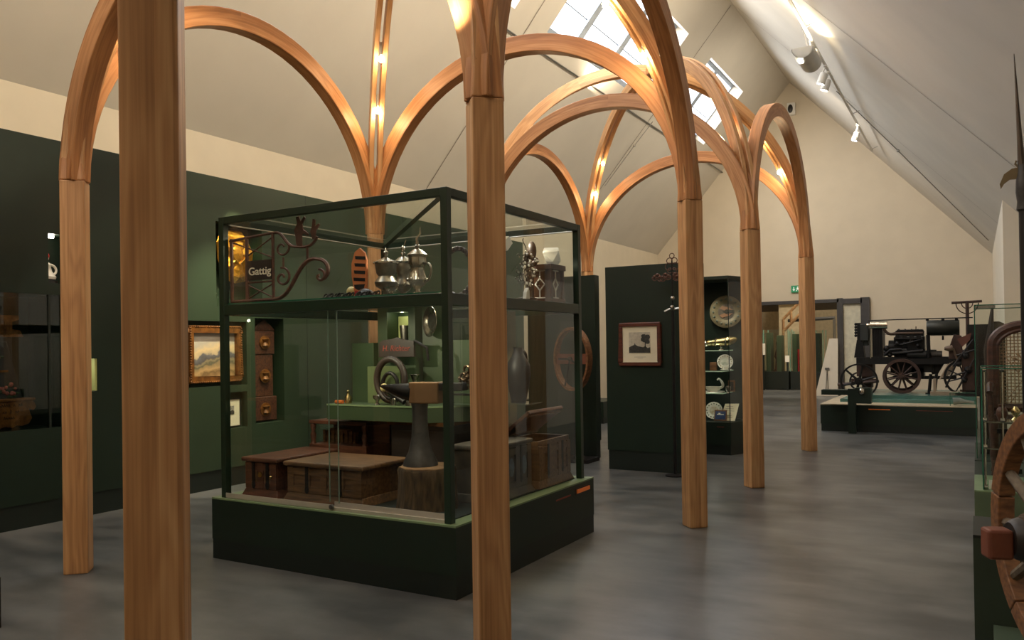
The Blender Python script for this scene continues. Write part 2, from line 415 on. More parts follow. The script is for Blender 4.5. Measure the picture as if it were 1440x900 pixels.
# hairline joints in the plaster, the ledge under the skylights, the seam of the ridge
n = 0
for y in (-.1, 6.2, 12.5, 18.9):
    for fn, s1 in ((pl, LS-.05), (pr, RS-.05)):
        bm = bmnew(); a, b = (fn(y-.012, .05, -.006), fn(y+.012, .05, -.006)); c, d = fn(y+.012, s1, -.006), fn(y-.012, s1, -.006)
        quad(bm, [a, b, c, d]); n += 1; struct('trim_%d' % n, bm, mat('faint joint', (140, 130, 116), .9))
bm = bmnew(); P = [pl(YN+.1, 3.33, -.05), pl(YF-.02, 3.33, -.05)]; tube(bm, P, .016, 6); n += 1; struct('trim_%d' % n, bm, M['steel'])
bm = bmnew(); box(bm, XL, XL+.16, YN, 4.35, 4.06, 4.16); n += 1; struct('trim_%d' % n, bm, M['plaster'])
# skylights: a frame with glazing bars and its panes, set in a white well
for k, (y0, y1, c) in enumerate(SKY):
    bm = bmnew(); w = .10
    def bar(a, b, s, t, d0=.34, d1=.42):
        vs = [pl(yy, ss, dd) for dd in (d0, d1) for yy, ss in ((a, s), (b, s), (b, t), (a, t))]
        V = [bm.verts.new(v) for v in vs]
        for f in ((0,1,2,3),(7,6,5,4),(0,4,5,1),(1,5,6,2),(2,6,7,3),(3,7,4,0)): bm.faces.new([V[i] for i in f])
    bar(y0, y1, S0, S0+w); bar(y0, y1, S1-w, S1); step = (y1-y0)/c
    for i in range(c+1):
        yc = y0+i*step; hw = w if 0 < i < c else w/2
        bar(max(y0, yc-hw), min(y1, yc+hw), S0+w, S1-w)
    fr = struct('window_%d' % (k+1), bm, mat('window frame grey', (150, 158, 168), .4, .3))
    for i in range(c):
        a, b = y0+i*step+w, y0+(i+1)*step-w
        g = bmnew(); quad(g, [pl(a, S0+w, .40), pl(b, S0+w, .40), pl(b, S1-w, .40), pl(a, S1-w, .40)]); obj('pane', g, M['glasswin'], fr)
        g = bmnew()
        for q in (.34, .67):
            s = S0+w+(S1-S0-2*w)*q; tube(g, [pl(a, s, .40), pl(b, s, .40)], .013, 6)
        obj('glazing_bar', g, M['steel'], fr)
# room behind the far opening
bm = bmnew(); box(bm, XL-.2, XRR+.2, YBK, YBK+.2, 0, 6.5); struct('wall_back', bm, M['backbeige'])
bm = bmnew(); box(bm, XL-.4, XL-.2, YF+.3, YBK, 0, 6.5); struct('wall_back_left', bm, M['backbeige'])
bm = bmnew(); box(bm, XR, XR+.2, YF+.3, YBK, 0, 6.5); struct('wall_back_right', bm, M['backbeige'])
bm = bmnew(); quad(bm, [(XL-.4, YF+.3, 5.8), (XR+.2, YF+.3, 5.8), (XR+.2, YBK, 3.0), (XL-.4, YBK, 3.0)]); struct('ceiling_back', bm, M['backgrey'])
bm = bmnew(); box(bm, -6.9, -6.0, 33.5, 34.4, 0, 4.2); frustum(bm, 3.2, (.45, .3), 4.0, (.1, .3), cx=-6.45, cy=33.2); struct('wall_nib', bm, M['backbeige'])
# door frames in the gable
bm = bmnew()
for x0, x1, z0, z1 in ((DX0, DX1, DZ-.07, DZ+.03), (DX1-.05, DX1+.11, 0, DZ+.05), (DX1+.11, DX2-.2, DZ-.12, DZ+.03), (DX2-.24, DX2, 0, DZ+.05), (DX0-.04, DX0+.05, 0, DZ)):
    box(bm, x0, x1, YF-.12, YF+.1, z0, z1)
d = struct('door_1', bm, M['steel'])
d.data.materials[0] = mat('anthracite frame', (66, 64, 64), .5, .3)
g = bmnew(); box(g, DX1+.11, DX2-.24, YF-.02, YF+.02, .05, DZ-.12); obj('door_panel', g, mat('pale door panel', (206, 200, 178), .35), d)
g = bmnew(); cyl(g, (DX2-.32, YF-.1, .95), (DX2-.32, YF-.1, 1.25), .015); obj('door_handle', g, M['alu'], d)
bm = bmnew(); box(bm, DX0+.2, DX0+.9, 19.0, 19.75, 0, .012); solo('door_mat', bm, M['slate'], 'thin grey floor mat lying in front of the wide far opening', 'mat')

# ================================================================== TIMBER VAULTS
PX = (-5.722, -2.164); PYs = (3.49, 6.896); ZJ = 2.86; PW = .165
def rib(parent, p0, p1, rise, w, d, name, shift=0.0, m='oak', n=36):
    p0, p1 = Vector(p0), Vector(p1); mid = (p0+p1)/2; a = (p1-p0)/2; side = Vector((-a.y, a.x, 0)).normalized()
    pts = [mid - a*math.cos(PI*i/n) + Z*rise*math.sin(PI*i/n) + side*shift for i in range(n+1)]
    bm = bmnew(); uvl = bm.loops.layers.uv.new('UVMap'); sweep(bm, pts, side, w, d, uvl)
    return obj(name, bm, M[m], parent, smooth=True, bev=.006, sharp=50), pts
def make_vault():
    t = thing('timber_vault', 'oak vault of four posts and round arches standing around the tall glass showcase', 'vault', (-3.943, 5.193, 0), 'oak vaults in a row down the hall')
    C4 = [(PX[0], PYs[0]), (PX[1], PYs[0]), (PX[1], PYs[1]), (PX[0], PYs[1])]
    for x, y in C4:
        bm = bmnew(); uvl = bm.loops.layers.uv.new('UVMap')
        sweep(bm, [(x, y, 0), (x, y, 1.0), (x, y, 2.0), (x, y, ZJ)], (1, 1, 0), PW, PW, uvl); obj('post', bm, M['oak'], t, bev=.008)
        bm = bmnew(); uvl = bm.loops.layers.uv.new('UVMap')
        sweep(bm, [(x, y, ZJ+.001), (x, y, ZJ+.2), (x, y, ZJ+.42)], (1, 1, 0), PW, PW, uvl)
        for v in bm.verts: k_ = 1-.42*((v.co.z-ZJ)/.42)**1.3 if v.co.z > ZJ+.01 else 1; v.co.x = x+(v.co.x-x)*k_; v.co.y = y+(v.co.y-y)*k_
        obj('springer', bm, M['oakdark'], t, bev=.008)
    for i in range(4):
        a, b = C4[i], C4[(i+1) % 4]
        rib(t, (*a, ZJ), (*b, ZJ), 1.715, .135, .165, 'arch', m='oakdark')
    for a, b, dz in ((C4[0], C4[2], 0), (C4[1], C4[3], .004)):
        for s in (-1, 1):
            o, pts = rib(t, (*a, ZJ+dz), (*b, ZJ+dz), 2.60, .052, .15, 'diagonal_rib', shift=s*.047, m='oak', n=44)
        A, B = Vector((*a, ZJ)), Vector((*b, ZJ)); mid = (A+B)/2; h = (B-A)/2
        for sg in (-1, 1):
            for f in (.42, .76):
                r = h.length-f; z = 2.60*math.sqrt(max(0, 1-(r/h.length)**2))-.20
                p = mid+h.normalized()*sg*r+Z*z
                bm = bmnew(); cyl(bm, p+Z*.045, p+Z*.17, .012, n=8); hl = obj('lamp_socket', bm, M['alu'], t)
                bm = bmnew(); ball(bm, p, .03, 10, 8, (1, 1, 1.2)); obj('bulb', bm, M['skyglow'], hl, smooth=True)
                BULBS.append(p)
    return t
BULBS = []
v1 = make_vault()
DY1, DY0 = 5.579, 1.57-6.896
nb = list(BULBS)
copy_tree(v1, v1.location+Vector((0, DY1, 0)), 'oak vault of posts and arches farther off, its near posts beside the shelved corner case')
copy_tree(v1, v1.location+Vector((0, DY0, 0)), 'oak vault nearest the viewer, only its wide front post at the left in view')
for p in nb:
    for dy in (0, DY1): lamp('POINT', p+Y*dy-Z*.06, 5.5, (1, .72, .42), .03, name='halogen_light')

# ================================================================== TRACK LIGHTS ON THE RIGHT SLOPE
XT, ZT = -2.3, 6.66
bm = bmnew(); box(bm, XT-.02, XT+.02, YN+.5, 23.2, ZT-.015, ZT+.02)
tk = solo('lighting_track', bm, M['fixture'], 'long thin white lighting track running down the right roof slope', 'track')
for y in (2, 8, 13.5, 19.2, 23):
    bm = bmnew(); tube(bm, [(XT, y, ZT), pr(y, (XRR-XT-.15)/(XRR-XA)*RS, 0)], .008, 6); obj('track_hanger', bm, M['fixsilver'], tk)
p0, p1 = at(1128, 62, x=XT-.02), at(1141, 92, x=XT-.02)
p0.z = p1.z = (p0.z+p1.z)/2
t = thing('uplight', 'silver half cylinder uplight hanging from the track and lighting the roof', 'lamp', (p0+p1)/2)
bm = bmnew(); ring = []
yl = p1.y-p0.y; c = (p0+p1)/2; c_up = c
def trough(bm, r, a0, a1, th, y0, y1, nn=14):
    pts = [(math.cos(a0+(a1-a0)*i/nn)*r, math.sin(a0+(a1-a0)*i/nn)*r) for i in range(nn+1)]
    inn = [(x*(r-th)/r, z*(r-th)/r) for x, z in pts][::-1]
    prism(bm, pts+inn, y1-y0, facing((c.x, y1, c.z), X, Z))
trough(bm, .17, PI*1.02, PI*1.98, .012, p0.y, p1.y)
for yy in (p0.y, p1.y-.012): prism(bm, [(math.cos(a)*.165, math.sin(a)*.165) for a in [PI+PI*i/14 for i in range(15)]], .012, facing((c.x, yy+.012, c.z), X, Z))
obj('trough', bm, M['fixsilver'], t, smooth=True)
bm = bmnew(); cyl(bm, (c.x, p0.y+.06, c.z-.03), (c.x, p1.y-.06, c.z-.03), .022); obj('tube_lamp', bm, mat('tube glow', (255, 236, 200), emit=18), t)
for yy in (p0.y+.1, p1.y-.1):
    bm = bmnew(); tube(bm, [(c.x+.1, yy, c.z-.1), (XT-.03, yy, ZT-.02)], .008, 6); obj('bracket', bm, M['fixture'], t)
def spot(u, v, nm, label, glow, k):
    p = at(u, v, x=XT-.06)
    t = thing('spotlight', label, 'spotlight', p, 'white spotlights on the roof track')
    T = Matrix.Translation(p) @ Matrix.Rotation(.35, 4, 'Y')
    bm = bmnew(); lathe(bm, [(.0, .12), (.06, .12), (.07, .1), (.078, -.08), (.07, -.085), (.068, -.06), (0, -.06)], n=20, T=T); obj('housing', bm, M['fixture'], t, smooth=True)
    bm = bmnew(); lathe(bm, [(0, -.066), (.066, -.066), (.066, -.072), (0, -.076)], n=20, T=T); obj('lens', bm, M[glow], t)
    bm = bmnew(); tube(bm, [p+Z*.1, Vector((XT, p.y, ZT-.03))], .015, 8); box(bm, XT-.03, XT+.03, p.y-.08, p.y+.08, ZT-.04, ZT-.0155); obj('bracket', bm, M['fixture'], t)
    lamp('SPOT', p-Z*.12, k*.7, (1, .9, .78) if glow == 'spotglow' else (.85, .88, 1), .05, target=p+Vector((-1.2, -.5, -6)), angle=.9, name='spot_light')
spot(1156, 112, 'a', 'white spotlight on the roof track just beyond the silver uplight, upper of a pair', 'spotglow', 160)
spot(1161, 121, 'b', 'white spotlight on the roof track hanging just below its twin', 'spotglow', 160)
spot(1203, 193, 'c', 'small spotlight with a bluish lens at the far end of the roof track', 'coolglow', 120)
# slim tie rods running down both slopes
def rod(ptsn, label):
    bm = bmnew(); tube(bm, ptsn, .011, 6); ball(bm, ptsn[1], .035, 8, 6)
    solo('tie_rod', bm, mat('rod grey', (150, 146, 138), .5), label, 'rod', loc=ptsn[1])
def on_r(u, v):
    d = Fv+Rv*((u-720)/FOC)+Uv*((CY-v)/FOC); P0 = Vector((XA, 0, ZA)); tt = (P0-EYE).dot(nR)/d.dot(nR); return EYE+d*(tt*.985)
def on_l(u, v):
    d = Fv+Rv*((u-720)/FOC)+Uv*((CY-v)/FOC); P0 = Vector((XA, 0, ZA)); tt = (P0-EYE).dot(nL)/d.dot(nL); return EYE+d*(tt*.985)
rod([on_r(1176, 128), on_r(1263, 212), on_r(1390, 338)], 'thin grey rod slanting down the right roof slope to the eave')
rod([on_l(918, 171), on_l(892, 205), on_l(850, 262)], 'thin grey rod slanting down the left roof slope behind the arches')
# gable fittings
a, b = at(1113, 402, y=YF), at(1126, 411, y=YF)
t = thing('exit_sign', 'small green exit sign with white arrow and running figure on the far wall', 'sign', ((a+b)/2).to_tuple())
bm = bmnew(); box(bm, a.x, b.x, YF-.06, YF, b.z, a.z); obj('sign_box', bm, M['exit'], t)
bm = bmnew(); T = facing((a.x+.08, YF-.062, (a.z+b.z)/2), X, Z)
prism(bm, [(-.012,.06),(.012,.06),(.012,-.01),(.04,-.01),(0,-.065),(-.04,-.01),(-.012,-.01)], .002, T)
T = facing((a.x+.19, YF-.062, (a.z+b.z)/2), X, Z)
box(bm, b.x-.055, b.x-.015, YF-.064, YF-.062, b.z+.03, a.z-.03)
prism(bm, circle((0, .055, 0), .016, X, Y, 10), .002, T)
for q in ([(-.01,.035),(.02,.03),(.012,-.015),(-.018,-.01)], [(-.018,-.01),(0,-.012),(-.03,-.07),(-.048,-.065)], [(-.004,-.012),(.012,-.015),(.04,-.045),(.032,-.06)], [(.015,.03),(.045,.0),(.038,-.01),(.01,.015)], [(-.01,.035),(-.045,.02),(-.042,.008),(-.01,.02)]): prism(bm, q, .002, T)
obj('pictogram', bm, M['exitw'], t)
a, b = at(1108, 147, y=YF), at(1119.5, 162, y=YF)
t = thing('wall_speaker', 'white box speaker with black oval front high on the far gable', 'speaker', ((a+b)/2).to_tuple())
bm = bmnew(); box(bm, a.x, b.x, YF-.16, YF, b.z, a.z); obj('housing', bm, M['fixture'], t, bev=.01)
bm = bmnew(); ball(bm, ((a.x+b.x)/2-.02, YF-.16, (a.z+b.z)/2), .1, 16, 8, (.75, .3, 1.3)); obj('grille', bm, M['blackpaint'], t, smooth=True)
# ================================================================== LEFT DISPLAY WALLS
ZG = 3.64
def dwall(xf, y0, y1, holes, label, seams=(), m='green'):
    t = thing('display_wall', label, 'display wall', (xf, (y0+y1)/2, 0))
    bm = bmnew()
    holed(bm, (y0, y1), (.22, ZG), holes, lambda u, v, d: (xf-d, u, v), .3)
    quad(bm, [(xf, y0, ZG), (xf, y1, ZG), (XL+.02, y1, ZG), (XL+.02, y0, ZG)])
    for y in (y0, y1): quad(bm, [(xf, y, .22), (xf, y, ZG), (XL+.02, y, ZG), (XL+.02, y, .22)])
    obj('wall_panel', bm, M[m], t)
    bm = bmnew(); box(bm, XL+.02, xf-.012, y0+.005, y1-.005, 0, .22); obj('skirting', bm, M['greendark'], t)
    for y in seams:
        bm = bmnew(); box(bm, xf-.004, xf+.002, y-.004, y+.004, .22, ZG); obj('panel_joint', bm, M['greendark'], t)
    return t
XW1, XW2 = -7.58, -7.66
NA = (2.6, 4.47, .9, 2.16, .55)
w1 = dwall(XW1, -1.5, 5.64, [NA, (4.36, 4.72, 2.27, 2.74, .3), (4.5, 4.84, 1.22, 1.55, .3)], 'tall black green display wall at the far left with a glazed dark niche')
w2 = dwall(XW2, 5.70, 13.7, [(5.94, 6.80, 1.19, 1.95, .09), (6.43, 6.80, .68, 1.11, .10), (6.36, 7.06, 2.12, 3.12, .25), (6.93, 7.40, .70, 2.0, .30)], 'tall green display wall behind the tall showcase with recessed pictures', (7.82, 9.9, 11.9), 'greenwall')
bm = bmnew(); box(bm, XW2-.02, XW2+.0, 5.645, 5.695, 0, ZG); obj('shadow_gap', bm, M['greendark'], w2)
# glazed front of the dark niche
bm = bmnew(); quad(bm, [(XW1-.01, NA[0], NA[2]), (XW1-.01, NA[1], NA[2]), (XW1-.01, NA[1], NA[3]), (XW1-.01, NA[0], NA[3])]); gp = obj('niche_glass', bm, M['glassdark'], w1)
bm = bmnew(); box(bm, XW1-.03, XW1, 4.355, 4.375, NA[2], NA[3]); obj('glazing_bar', bm, M['greendark'], gp)
# painted clock case inside the niche
xc, yc = XW1-.3, 3.9
t = thing('clock_case', 'painted clock case with gilded crown and roses behind dark niche glass', 'clock', (xc, yc, .92))
F = facing((xc+.12, yc, 0), Y, Z)
def lay(bm, poly, d0, d1): prism(bm, [(p[0], p[1]) for p in poly], d1-d0, facing((xc+.12+d0, yc, 0), Y, Z)); return bm
bm = bmnew(); box(bm, xc-.12, xc+.12, yc-.22, yc+.22, 1.18, 1.78); frustum(bm, 1.18, (.12, .31), 1.72, (.12, .17), cx=xc+.005, cy=yc); obj('case_body', bm, M['clockpaint'], t, bev=.008)
bm = bmnew(); lay(bm, [(-.3,1.76),(.3,1.76),(.27,1.82),(.2,1.83),(.2,1.9),(.26,1.92),(.26,1.96),(-.26,1.96),(-.26,1.92),(-.2,1.9),(-.2,1.83),(-.27,1.82)], -.2, .04)
for i in range(9): cyl(bm, (xc+.15, yc-.18+i*.045, 1.825), (xc+.15, yc-.18+i*.045, 1.9), .012, n=8)
obj('cornice', bm, M['gildwood'], t)
bm = bmnew(); lay(bm, [(-.12,1.96),(.12,1.96),(.1,2.0),(.05,2.0),(.06,2.06),(.0,2.12),(-.05,2.1),(-.02,2.05),(-.06,2.0),(-.1,2.0)], -.1, .0); obj('crest', bm, M['gildwood'], t, bev=.01)
bm = bmnew(); lf = bmnew()
for zc0, w, nn in ((1.66, .06, 3), (1.56, .16, 7), (1.36, .1, 3), (1.3, .26, 14), (1.24, .24, 8)):
    for i in range(nn):
        p = Vector((xc+.13, yc+random.uniform(-w, w), zc0+random.uniform(-.03, .03)))
        ball(bm, p, random.uniform(.013, .024), 8, 5, (.5, 1, 1))
        for k in range(2): ball(lf, p+Vector((-.004, random.uniform(-.04, .04), random.uniform(-.04, .02))), .018, 6, 4, (.3, 1.3, .6))
obj('painted_roses', bm, M['flower'], t, smooth=True); obj('painted_leaves', lf, M['leafp'], t, smooth=True)
bm = bmnew(); box(bm, xc+.1, xc+.145, yc-.17, yc+.17, 1.435, 1.455); obj('shelf_rail', bm, M['gildwood'], t)
bm = bmnew()
cart = [(-.36,1.17),(.36,1.17),(.38,1.15),(.40,1.10),(.37,1.07),(.33,1.09),(.34,1.05),(.36,1.0),(.33,.95),(.27,.93),(.22,.94),(.18,.92),(.12,.935),(.06,.92),(0,.935),(-.06,.92),(-.12,.935),(-.18,.92),(-.22,.94),(-.27,.93),(-.33,.95),(-.36,1.0),(-.34,1.05),(-.33,1.09),(-.37,1.07),(-.40,1.10),(-.38,1.15)]
lay(bm, cart, 0.02, .07); lay(bm, [(-.38,1.165),(.38,1.165),(.38,1.19),(-.38,1.19)], -.2, .09)
ct = obj('cartouche', bm, M['gildwood'], t, bev=.006)
bm = bmnew()
for row, zz in enumerate((1.115, 1.055, 1.0)):
    x = -.26+.03*row
    while x < .26-.03*row:
        h = random.uniform(.016, .034); tube(bm, [(xc+.192, yc+x, zz), (xc+.192, yc+x+.006, zz+h), (xc+.192, yc+x+.014, zz+.004)], .0026, 5); x += random.choice((.02, .02, .024, .045))
obj('worn_script', bm, M['blackpaint'], ct)
# lit niche with a small figure, light at the top
xn = XW1-.15
t = thing('figurine', 'small white figure with red cap on a stand in the little lit niche', 'figurine', (xn, 4.42, 2.29))
bm = bmnew(); lathe(bm, [(0,2.27),(.1,2.27),(.1,2.30),(.05,2.315),(0,2.315)], (xn, 4.42, 0), 20); obj('stand', bm, M['blackpaint'], t)
bm = bmnew(); lathe(bm, [(0,2.315),(.085,2.315),(.09,2.34),(.055,2.39),(.045,2.43),(.052,2.455),(.03,2.475),(.018,2.49),(.028,2.51),(.03,2.53),(.02,2.55),(0,2.555)], (xn, 4.42, 0), 20)
tube(bm, bez((xn,4.45,2.46),(xn,4.54,2.46),(xn,4.54,2.36),(xn,4.47,2.36)), .012, 8); obj('body', bm, M['white'], t, smooth=True)
bm = bmnew(); lathe(bm, [(0.031,2.525),(.033,2.545),(.02,2.58),(0,2.6)], (xn, 4.42, 0), 16); obj('cap', bm, M['red'], t, smooth=True)
bm = bmnew(); cyl(bm, (xn+.04, 4.45, 2.735), (xn+.04, 4.45, 2.715), .025); solo('niche_spot', bm, M['spotglow'], 'tiny bright spotlight in the top of the little lit niche', 'spotlight', loc=(xn+.04, 4.45, 2.72))
lamp('POINT', (xn+.06, 4.45, 2.69), 1.3, (1, .85, .65), .02, name='niche_light')
bm = bmnew(); box(bm, XW1-.29, XW1-.01, 4.815, 4.838, 1.225, 1.545); solo('painted_lit_side', bm, M['nichelit'], 'added pale panel painted as the lit side wall of the small square niche', 'panel')  # pale panel added over the green side wall to look lit
lamp('POINT', (XW1-.12, 4.62, 1.5), 1.6, (1, .95, .75), .02, name='niche_light')
# landscape painting
def canvas_mat():
    m = bpy.data.materials.new('landscape painting'); m.use_nodes = True; nt = m.node_tree; L = nt.links.new; N = nt.nodes.new
    b = nt.nodes['Principled BSDF']; b.inputs['Roughness'].default_value = .6
    tc = N('ShaderNodeTexCoord'); sx = N('ShaderNodeSeparateXYZ'); L(tc.outputs['Generated'], sx.inputs[0])
    nz = N('ShaderNodeTexNoise'); nz.inputs['Scale'].default_value = 5; nz.inputs['Detail'].default_value = 7; L(tc.outputs['Generated'], nz.inputs[0])
    ma = N('ShaderNodeMath'); ma.operation = 'MULTIPLY_ADD'; ma.inputs[1].default_value = .34; L(nz.outputs['Fac'], ma.inputs[0]); L(sx.outputs['Z'], ma.inputs[2])
    hill = N('ShaderNodeMath'); hill.operation = 'PINGPONG'; hill.inputs[1].default_value = .72; L(sx.outputs['Y'], hill.inputs[0])
    mb = N('ShaderNodeMath'); mb.operation = 'MULTIPLY_ADD'; mb.inputs[1].default_value = -.26; L(hill.outputs[0], mb.inputs[0]); L(ma.outputs[0], mb.inputs[2])
    rp = N('ShaderNodeValToRGB'); e = rp.color_ramp.elements
    e[0].position = .0; e[0].color = (*lin((176, 142, 92)), 1); e[1].position = 1; e[1].color = (*lin((205, 200, 186)), 1)
    for p, c in ((.12, (120, 96, 60)), (.2, (190, 156, 104)), (.32, (150, 130, 90)), (.36, (96, 92, 70)), (.42, (150, 136, 100)), (.47, (88, 84, 82)), (.55, (110, 108, 108)), (.585, (196, 176, 140)), (.7, (226, 200, 150)), (.84, (190, 180, 162))):
        k = e.new(p); k.color = (*lin(c), 1)
    L(mb.outputs[0], rp.inputs[0]); L(rp.outputs[0], b.inputs['Base Color'])
    return m
def picture(name, label, cat, x, y0, y1, z0, z1, fw, fm, face='X', depth=.04, sgn=1):
    """picture frame hung on a wall; face 'X' looks along +x, face 'Y' looks along -y"""
    def bx(bm, a, b, c, d, e, f):     # a,b along the wall; c,d up; e,f out of the wall
        if face == 'X': box(bm, x+e, x+f, a, b, c, d)
        else: box(bm, a, b, x-f, x-e, c, d)
    loc = (x, (y0+y1)/2, z0) if face == 'X' else ((y0+y1)/2, x, z0)
    t = thing(name, label, cat, loc)
    bm = bmnew()
    bx(bm, y0, y1, z0, z0+fw, 0, depth); bx(bm, y0, y1, z1-fw, z1, 0, depth); bx(bm, y0, y0+fw, z0+fw, z1-fw, 0, depth); bx(bm, y1-fw, y1, z0+fw, z1-fw, 0, depth)
    obj('picture_frame', bm, fm, t, bev=fw*.25)
    return t, bx
XP = XW2-.09
t, bx = picture('landscape_painting', 'gold framed landscape painting of hills in a recess of the green wall', 'painting', XP, 6.0, 6.75, 1.23, 1.9, .07, M['gildwood'], depth=.07)
bm = bmnew(); bx(bm, 6.075, 6.675, 1.305, 1.825, 0, .02); obj('canvas', bm, canvas_mat(), t)
bm = bmnew()
for i in range(26):
    yy = 6.02+i*.028; ball(bm, (XP+.07, yy, 1.245), .012, 8, 4); ball(bm, (XP+.07, yy, 1.885), .012, 8, 4)
for i in range(22):
    zz = 1.26+i*.029; ball(bm, (XP+.07, 6.015, zz), .012, 8, 4); ball(bm, (XP+.07, 6.735, zz), .012, 8, 4)
obj('beading', bm, M['gildwood'], t, smooth=True)
t, bx = picture('small_print', 'small white mounted print in the lower recess under the landscape painting', 'picture', XW2-.06, 6.41, 6.72, .70, 1.03, .006, M['blackpaint'], depth=.03)
bm = bmnew(); bx(bm, 6.416, 6.714, .706, 1.024, 0, .02); obj('mount', bm, M['paper'], t)
bm = bmnew(); bx(bm, 6.52, 6.63, .845, .945, .02, .023); pr_ = obj('engraving', bm, M['inklight'], t)
bm = bmnew(); prism(bm, [(-.055,0),(.055,0),(.055,.03),(.03,.05),(.0,.035),(-.03,.055),(-.055,.03)], .002, facing((XW2-.06+.023, 6.575, .848), Y, Z)); obj('dark_trees', bm, M['ink'], pr_)
# gilded plaque and glass goblets in the upper recess
g = bmnew(); GC = Vector((XW2-.12, 6.74, 2.76)); T = facing(GC, Y, Z)
rr = [(-.2,.30),(.10,.30),(.20,.20),(.27,.05),(.27,-.20),(.20,-.22),(.15,-.31),(.0,-.34),(-.12,-.31),(-.2,-.2),(-.26,-.06),(-.27,.14)]
A = [g.verts.new(T @ Vector((x, y, 0))) for x, y in rr]
mid = [[g.verts.new(T @ Vector((x*s_, y*s_, .03+.05*(1-s_)+(.035 if k % 2 else 0)))) for k, (x, y) in enumerate(rr)] for s_ in (.8, .55, .3)]
cc = g.verts.new(T @ Vector((0, 0, .09))); K = len(rr); rows = [A]+mid
for P_, Q_ in zip(rows, rows[1:]):
    for k in range(K): g.faces.new((P_[k], P_[(k+1) % K], Q_[(k+1) % K], Q_[k]))
for k in range(K): g.faces.new((rows[-1][k], rows[-1][(k+1) % K], cc))
t = thing('gilded_plaque', 'large crumpled gilded shield plaque in the recess above the landscape painting', 'plaque', GC); obj('shield', g, M['gold'], t)
g = bmnew(); ball(g, T @ Vector((-.03, 0, .07)), .09, 14, 8, (.4, 1.1, 1.3)); tube(g, [T @ Vector(p) for p in ((-.12,.16,.09),(0,.2,.1),(.11,.15,.09))], .016, 6); tube(g, [T @ Vector(p) for p in ((-.2,.1,.06),(-.02,-.12,.1),(.2,.06,.06))], .012, 6); obj('embossed_emblem', g, M['gold'], t, smooth=True)
for i, (yy, lb) in enumerate(((6.50, 'clear glass goblet below the gilded plaque, left of two'), (6.66, 'clear glass goblet below the gilded plaque, right of two'))):
    g = bmnew(); c_ = (XW2-.14, yy, 2.12); lathe(g, [(0,0),(.05,0),(.045,.008),(.01,.02),(.01,.09),(.045,.13),(.055,.22),(.052,.22),(.04,.13),(0,.1)], c_, 20); solo('glass_goblet', g, M['glass'], lb, 'goblet', loc=c_, smooth=True, group='goblets below the gilded plaque')
lamp('SPOT', (XW2+.5, 6.5, 3.55), 60, (1, .82, .5), .04, target=GC, angle=.8, name='wall_spot')
lamp('SPOT', (XW2+.95, 6.4, 3.75), 360, (1, .92, .66), .05, target=(XW2, 6.35, 1.2), angle=1.0, blend=1, name='wall_spot')
lamp('SPOT', (XW2+.95, 7.6, 3.75), 90, (1, .92, .66), .05, target=(XW2, 7.6, .8), angle=1.0, blend=1, name='wall_spot')
# tall carved clock cabinet in the third recess, seen through the showcase
yk = 7.16; xk = XW2-.2
t = thing('wall_cabinet', 'tall dark red carved cabinet in a recess, seen through the showcase left side', 'cabinet', (xk, yk, .72))
bm = bmnew(); box(bm, xk-.09, xk+.12, yk-.19, yk+.19, .72, 1.02); box(bm, xk-.07, xk+.10, yk-.15, yk+.15, 1.02, 1.55); box(bm, xk-.08, xk+.11, yk-.17, yk+.17, 1.55, 1.85)
prism(bm, [(-.19,1.85),(.19,1.85),(.1,1.93),(0,1.99),(-.1,1.93)], .18, facing((xk-.07, yk, 0), Y, Z)); obj('carcass', bm, M['chestred'], t, bev=.01)
bm = bmnew()
for zz in (.86, 1.28, 1.7): prism(bm, circle((0, 0, 0), .085, X, Y, 20), .012, facing((xk+.115, yk, zz), Y, Z)); lathe(bm, [(0,-.05),(.05,-.04),(.03,0),(.055,.04),(0,.05)], (xk+.12, yk, zz), 12)
obj('gilt_carving', bm, M['gildwood'], t, smooth=True)

# ================================================================== GREEN PARTITIONS AND THEIR EXHIBITS
# block with the framed print
bx0, bx1, by0, by1, bz = -4.15, -3.15, 9.6, 10.05, 2.61
t = thing('partition_block', 'dark green partition block carrying the framed engraving, beside the second oak post', 'partition', ((bx0+bx1)/2, by0, 0))
bm = bmnew(); box(bm, bx0, bx1, by0, by0+.05, .25, bz); box(bm, bx0, bx0+.05, by0+.05, by1, .25, bz); box(bm, bx0, -3.0, by1, by1+.05, .25, bz+.02); obj('panel', bm, M['green'], t)
bm = bmnew(); box(bm, bx0+.01, bx1-.005, by0+.01, by1+.03, 0, .25); box(bm, bx1-.01, -3.01, by1, by1+.04, 0, .25); obj('skirting', bm, M['greendark'], t)
bm = bmnew(); box(bm, bx0+.05, bx1-.14, by0+.05, by1, .25, bz-.01); obj('niche_lining', bm, M['greenlit'], t)
t, bx = picture('framed_engraving', 'mahogany framed black and white engraving of a tree and houses on the partition', 'picture', by0, -3.965, -3.405, 1.33, 1.885, .05, M['redwood'], face='Y', depth=.03)
bm = bmnew(); bx(bm, -3.916, -3.454, 1.378, 1.837, 0, .012); obj('mount', bm, M['paper'], t)
bm = bmnew(); bx(bm, -3.83, -3.545, 1.50, 1.76, .012, .014); e = obj('engraved_sky', bm, mat('etched sky', (206, 198, 176), .8, rgb2=(180, 172, 152), scale=30), t)
bm = bmnew(); T = facing((-3.83, by0-.0145, 1.50), X, Z)
prism(bm, [(0,0),(.285,0),(.285,.07),(.25,.06),(.22,.085),(.19,.07),(.12,.085),(.09,.1),(.08,.125),(.07,.1),(.03,.085),(0,.07)], .002, T)
for a, b, r in ((.22,.17,.05),(.25,.2,.035),(.2,.21,.03),(.245,.14,.035),(.19,.16,.025)): prism(bm, [(a+r*(1+.2*math.sin(5*k))*math.cos(k*2*PI/18), b+r*(1+.2*math.cos(7*k))*math.sin(k*2*PI/18)) for k in range(18)], .0018+.0003*a, T)
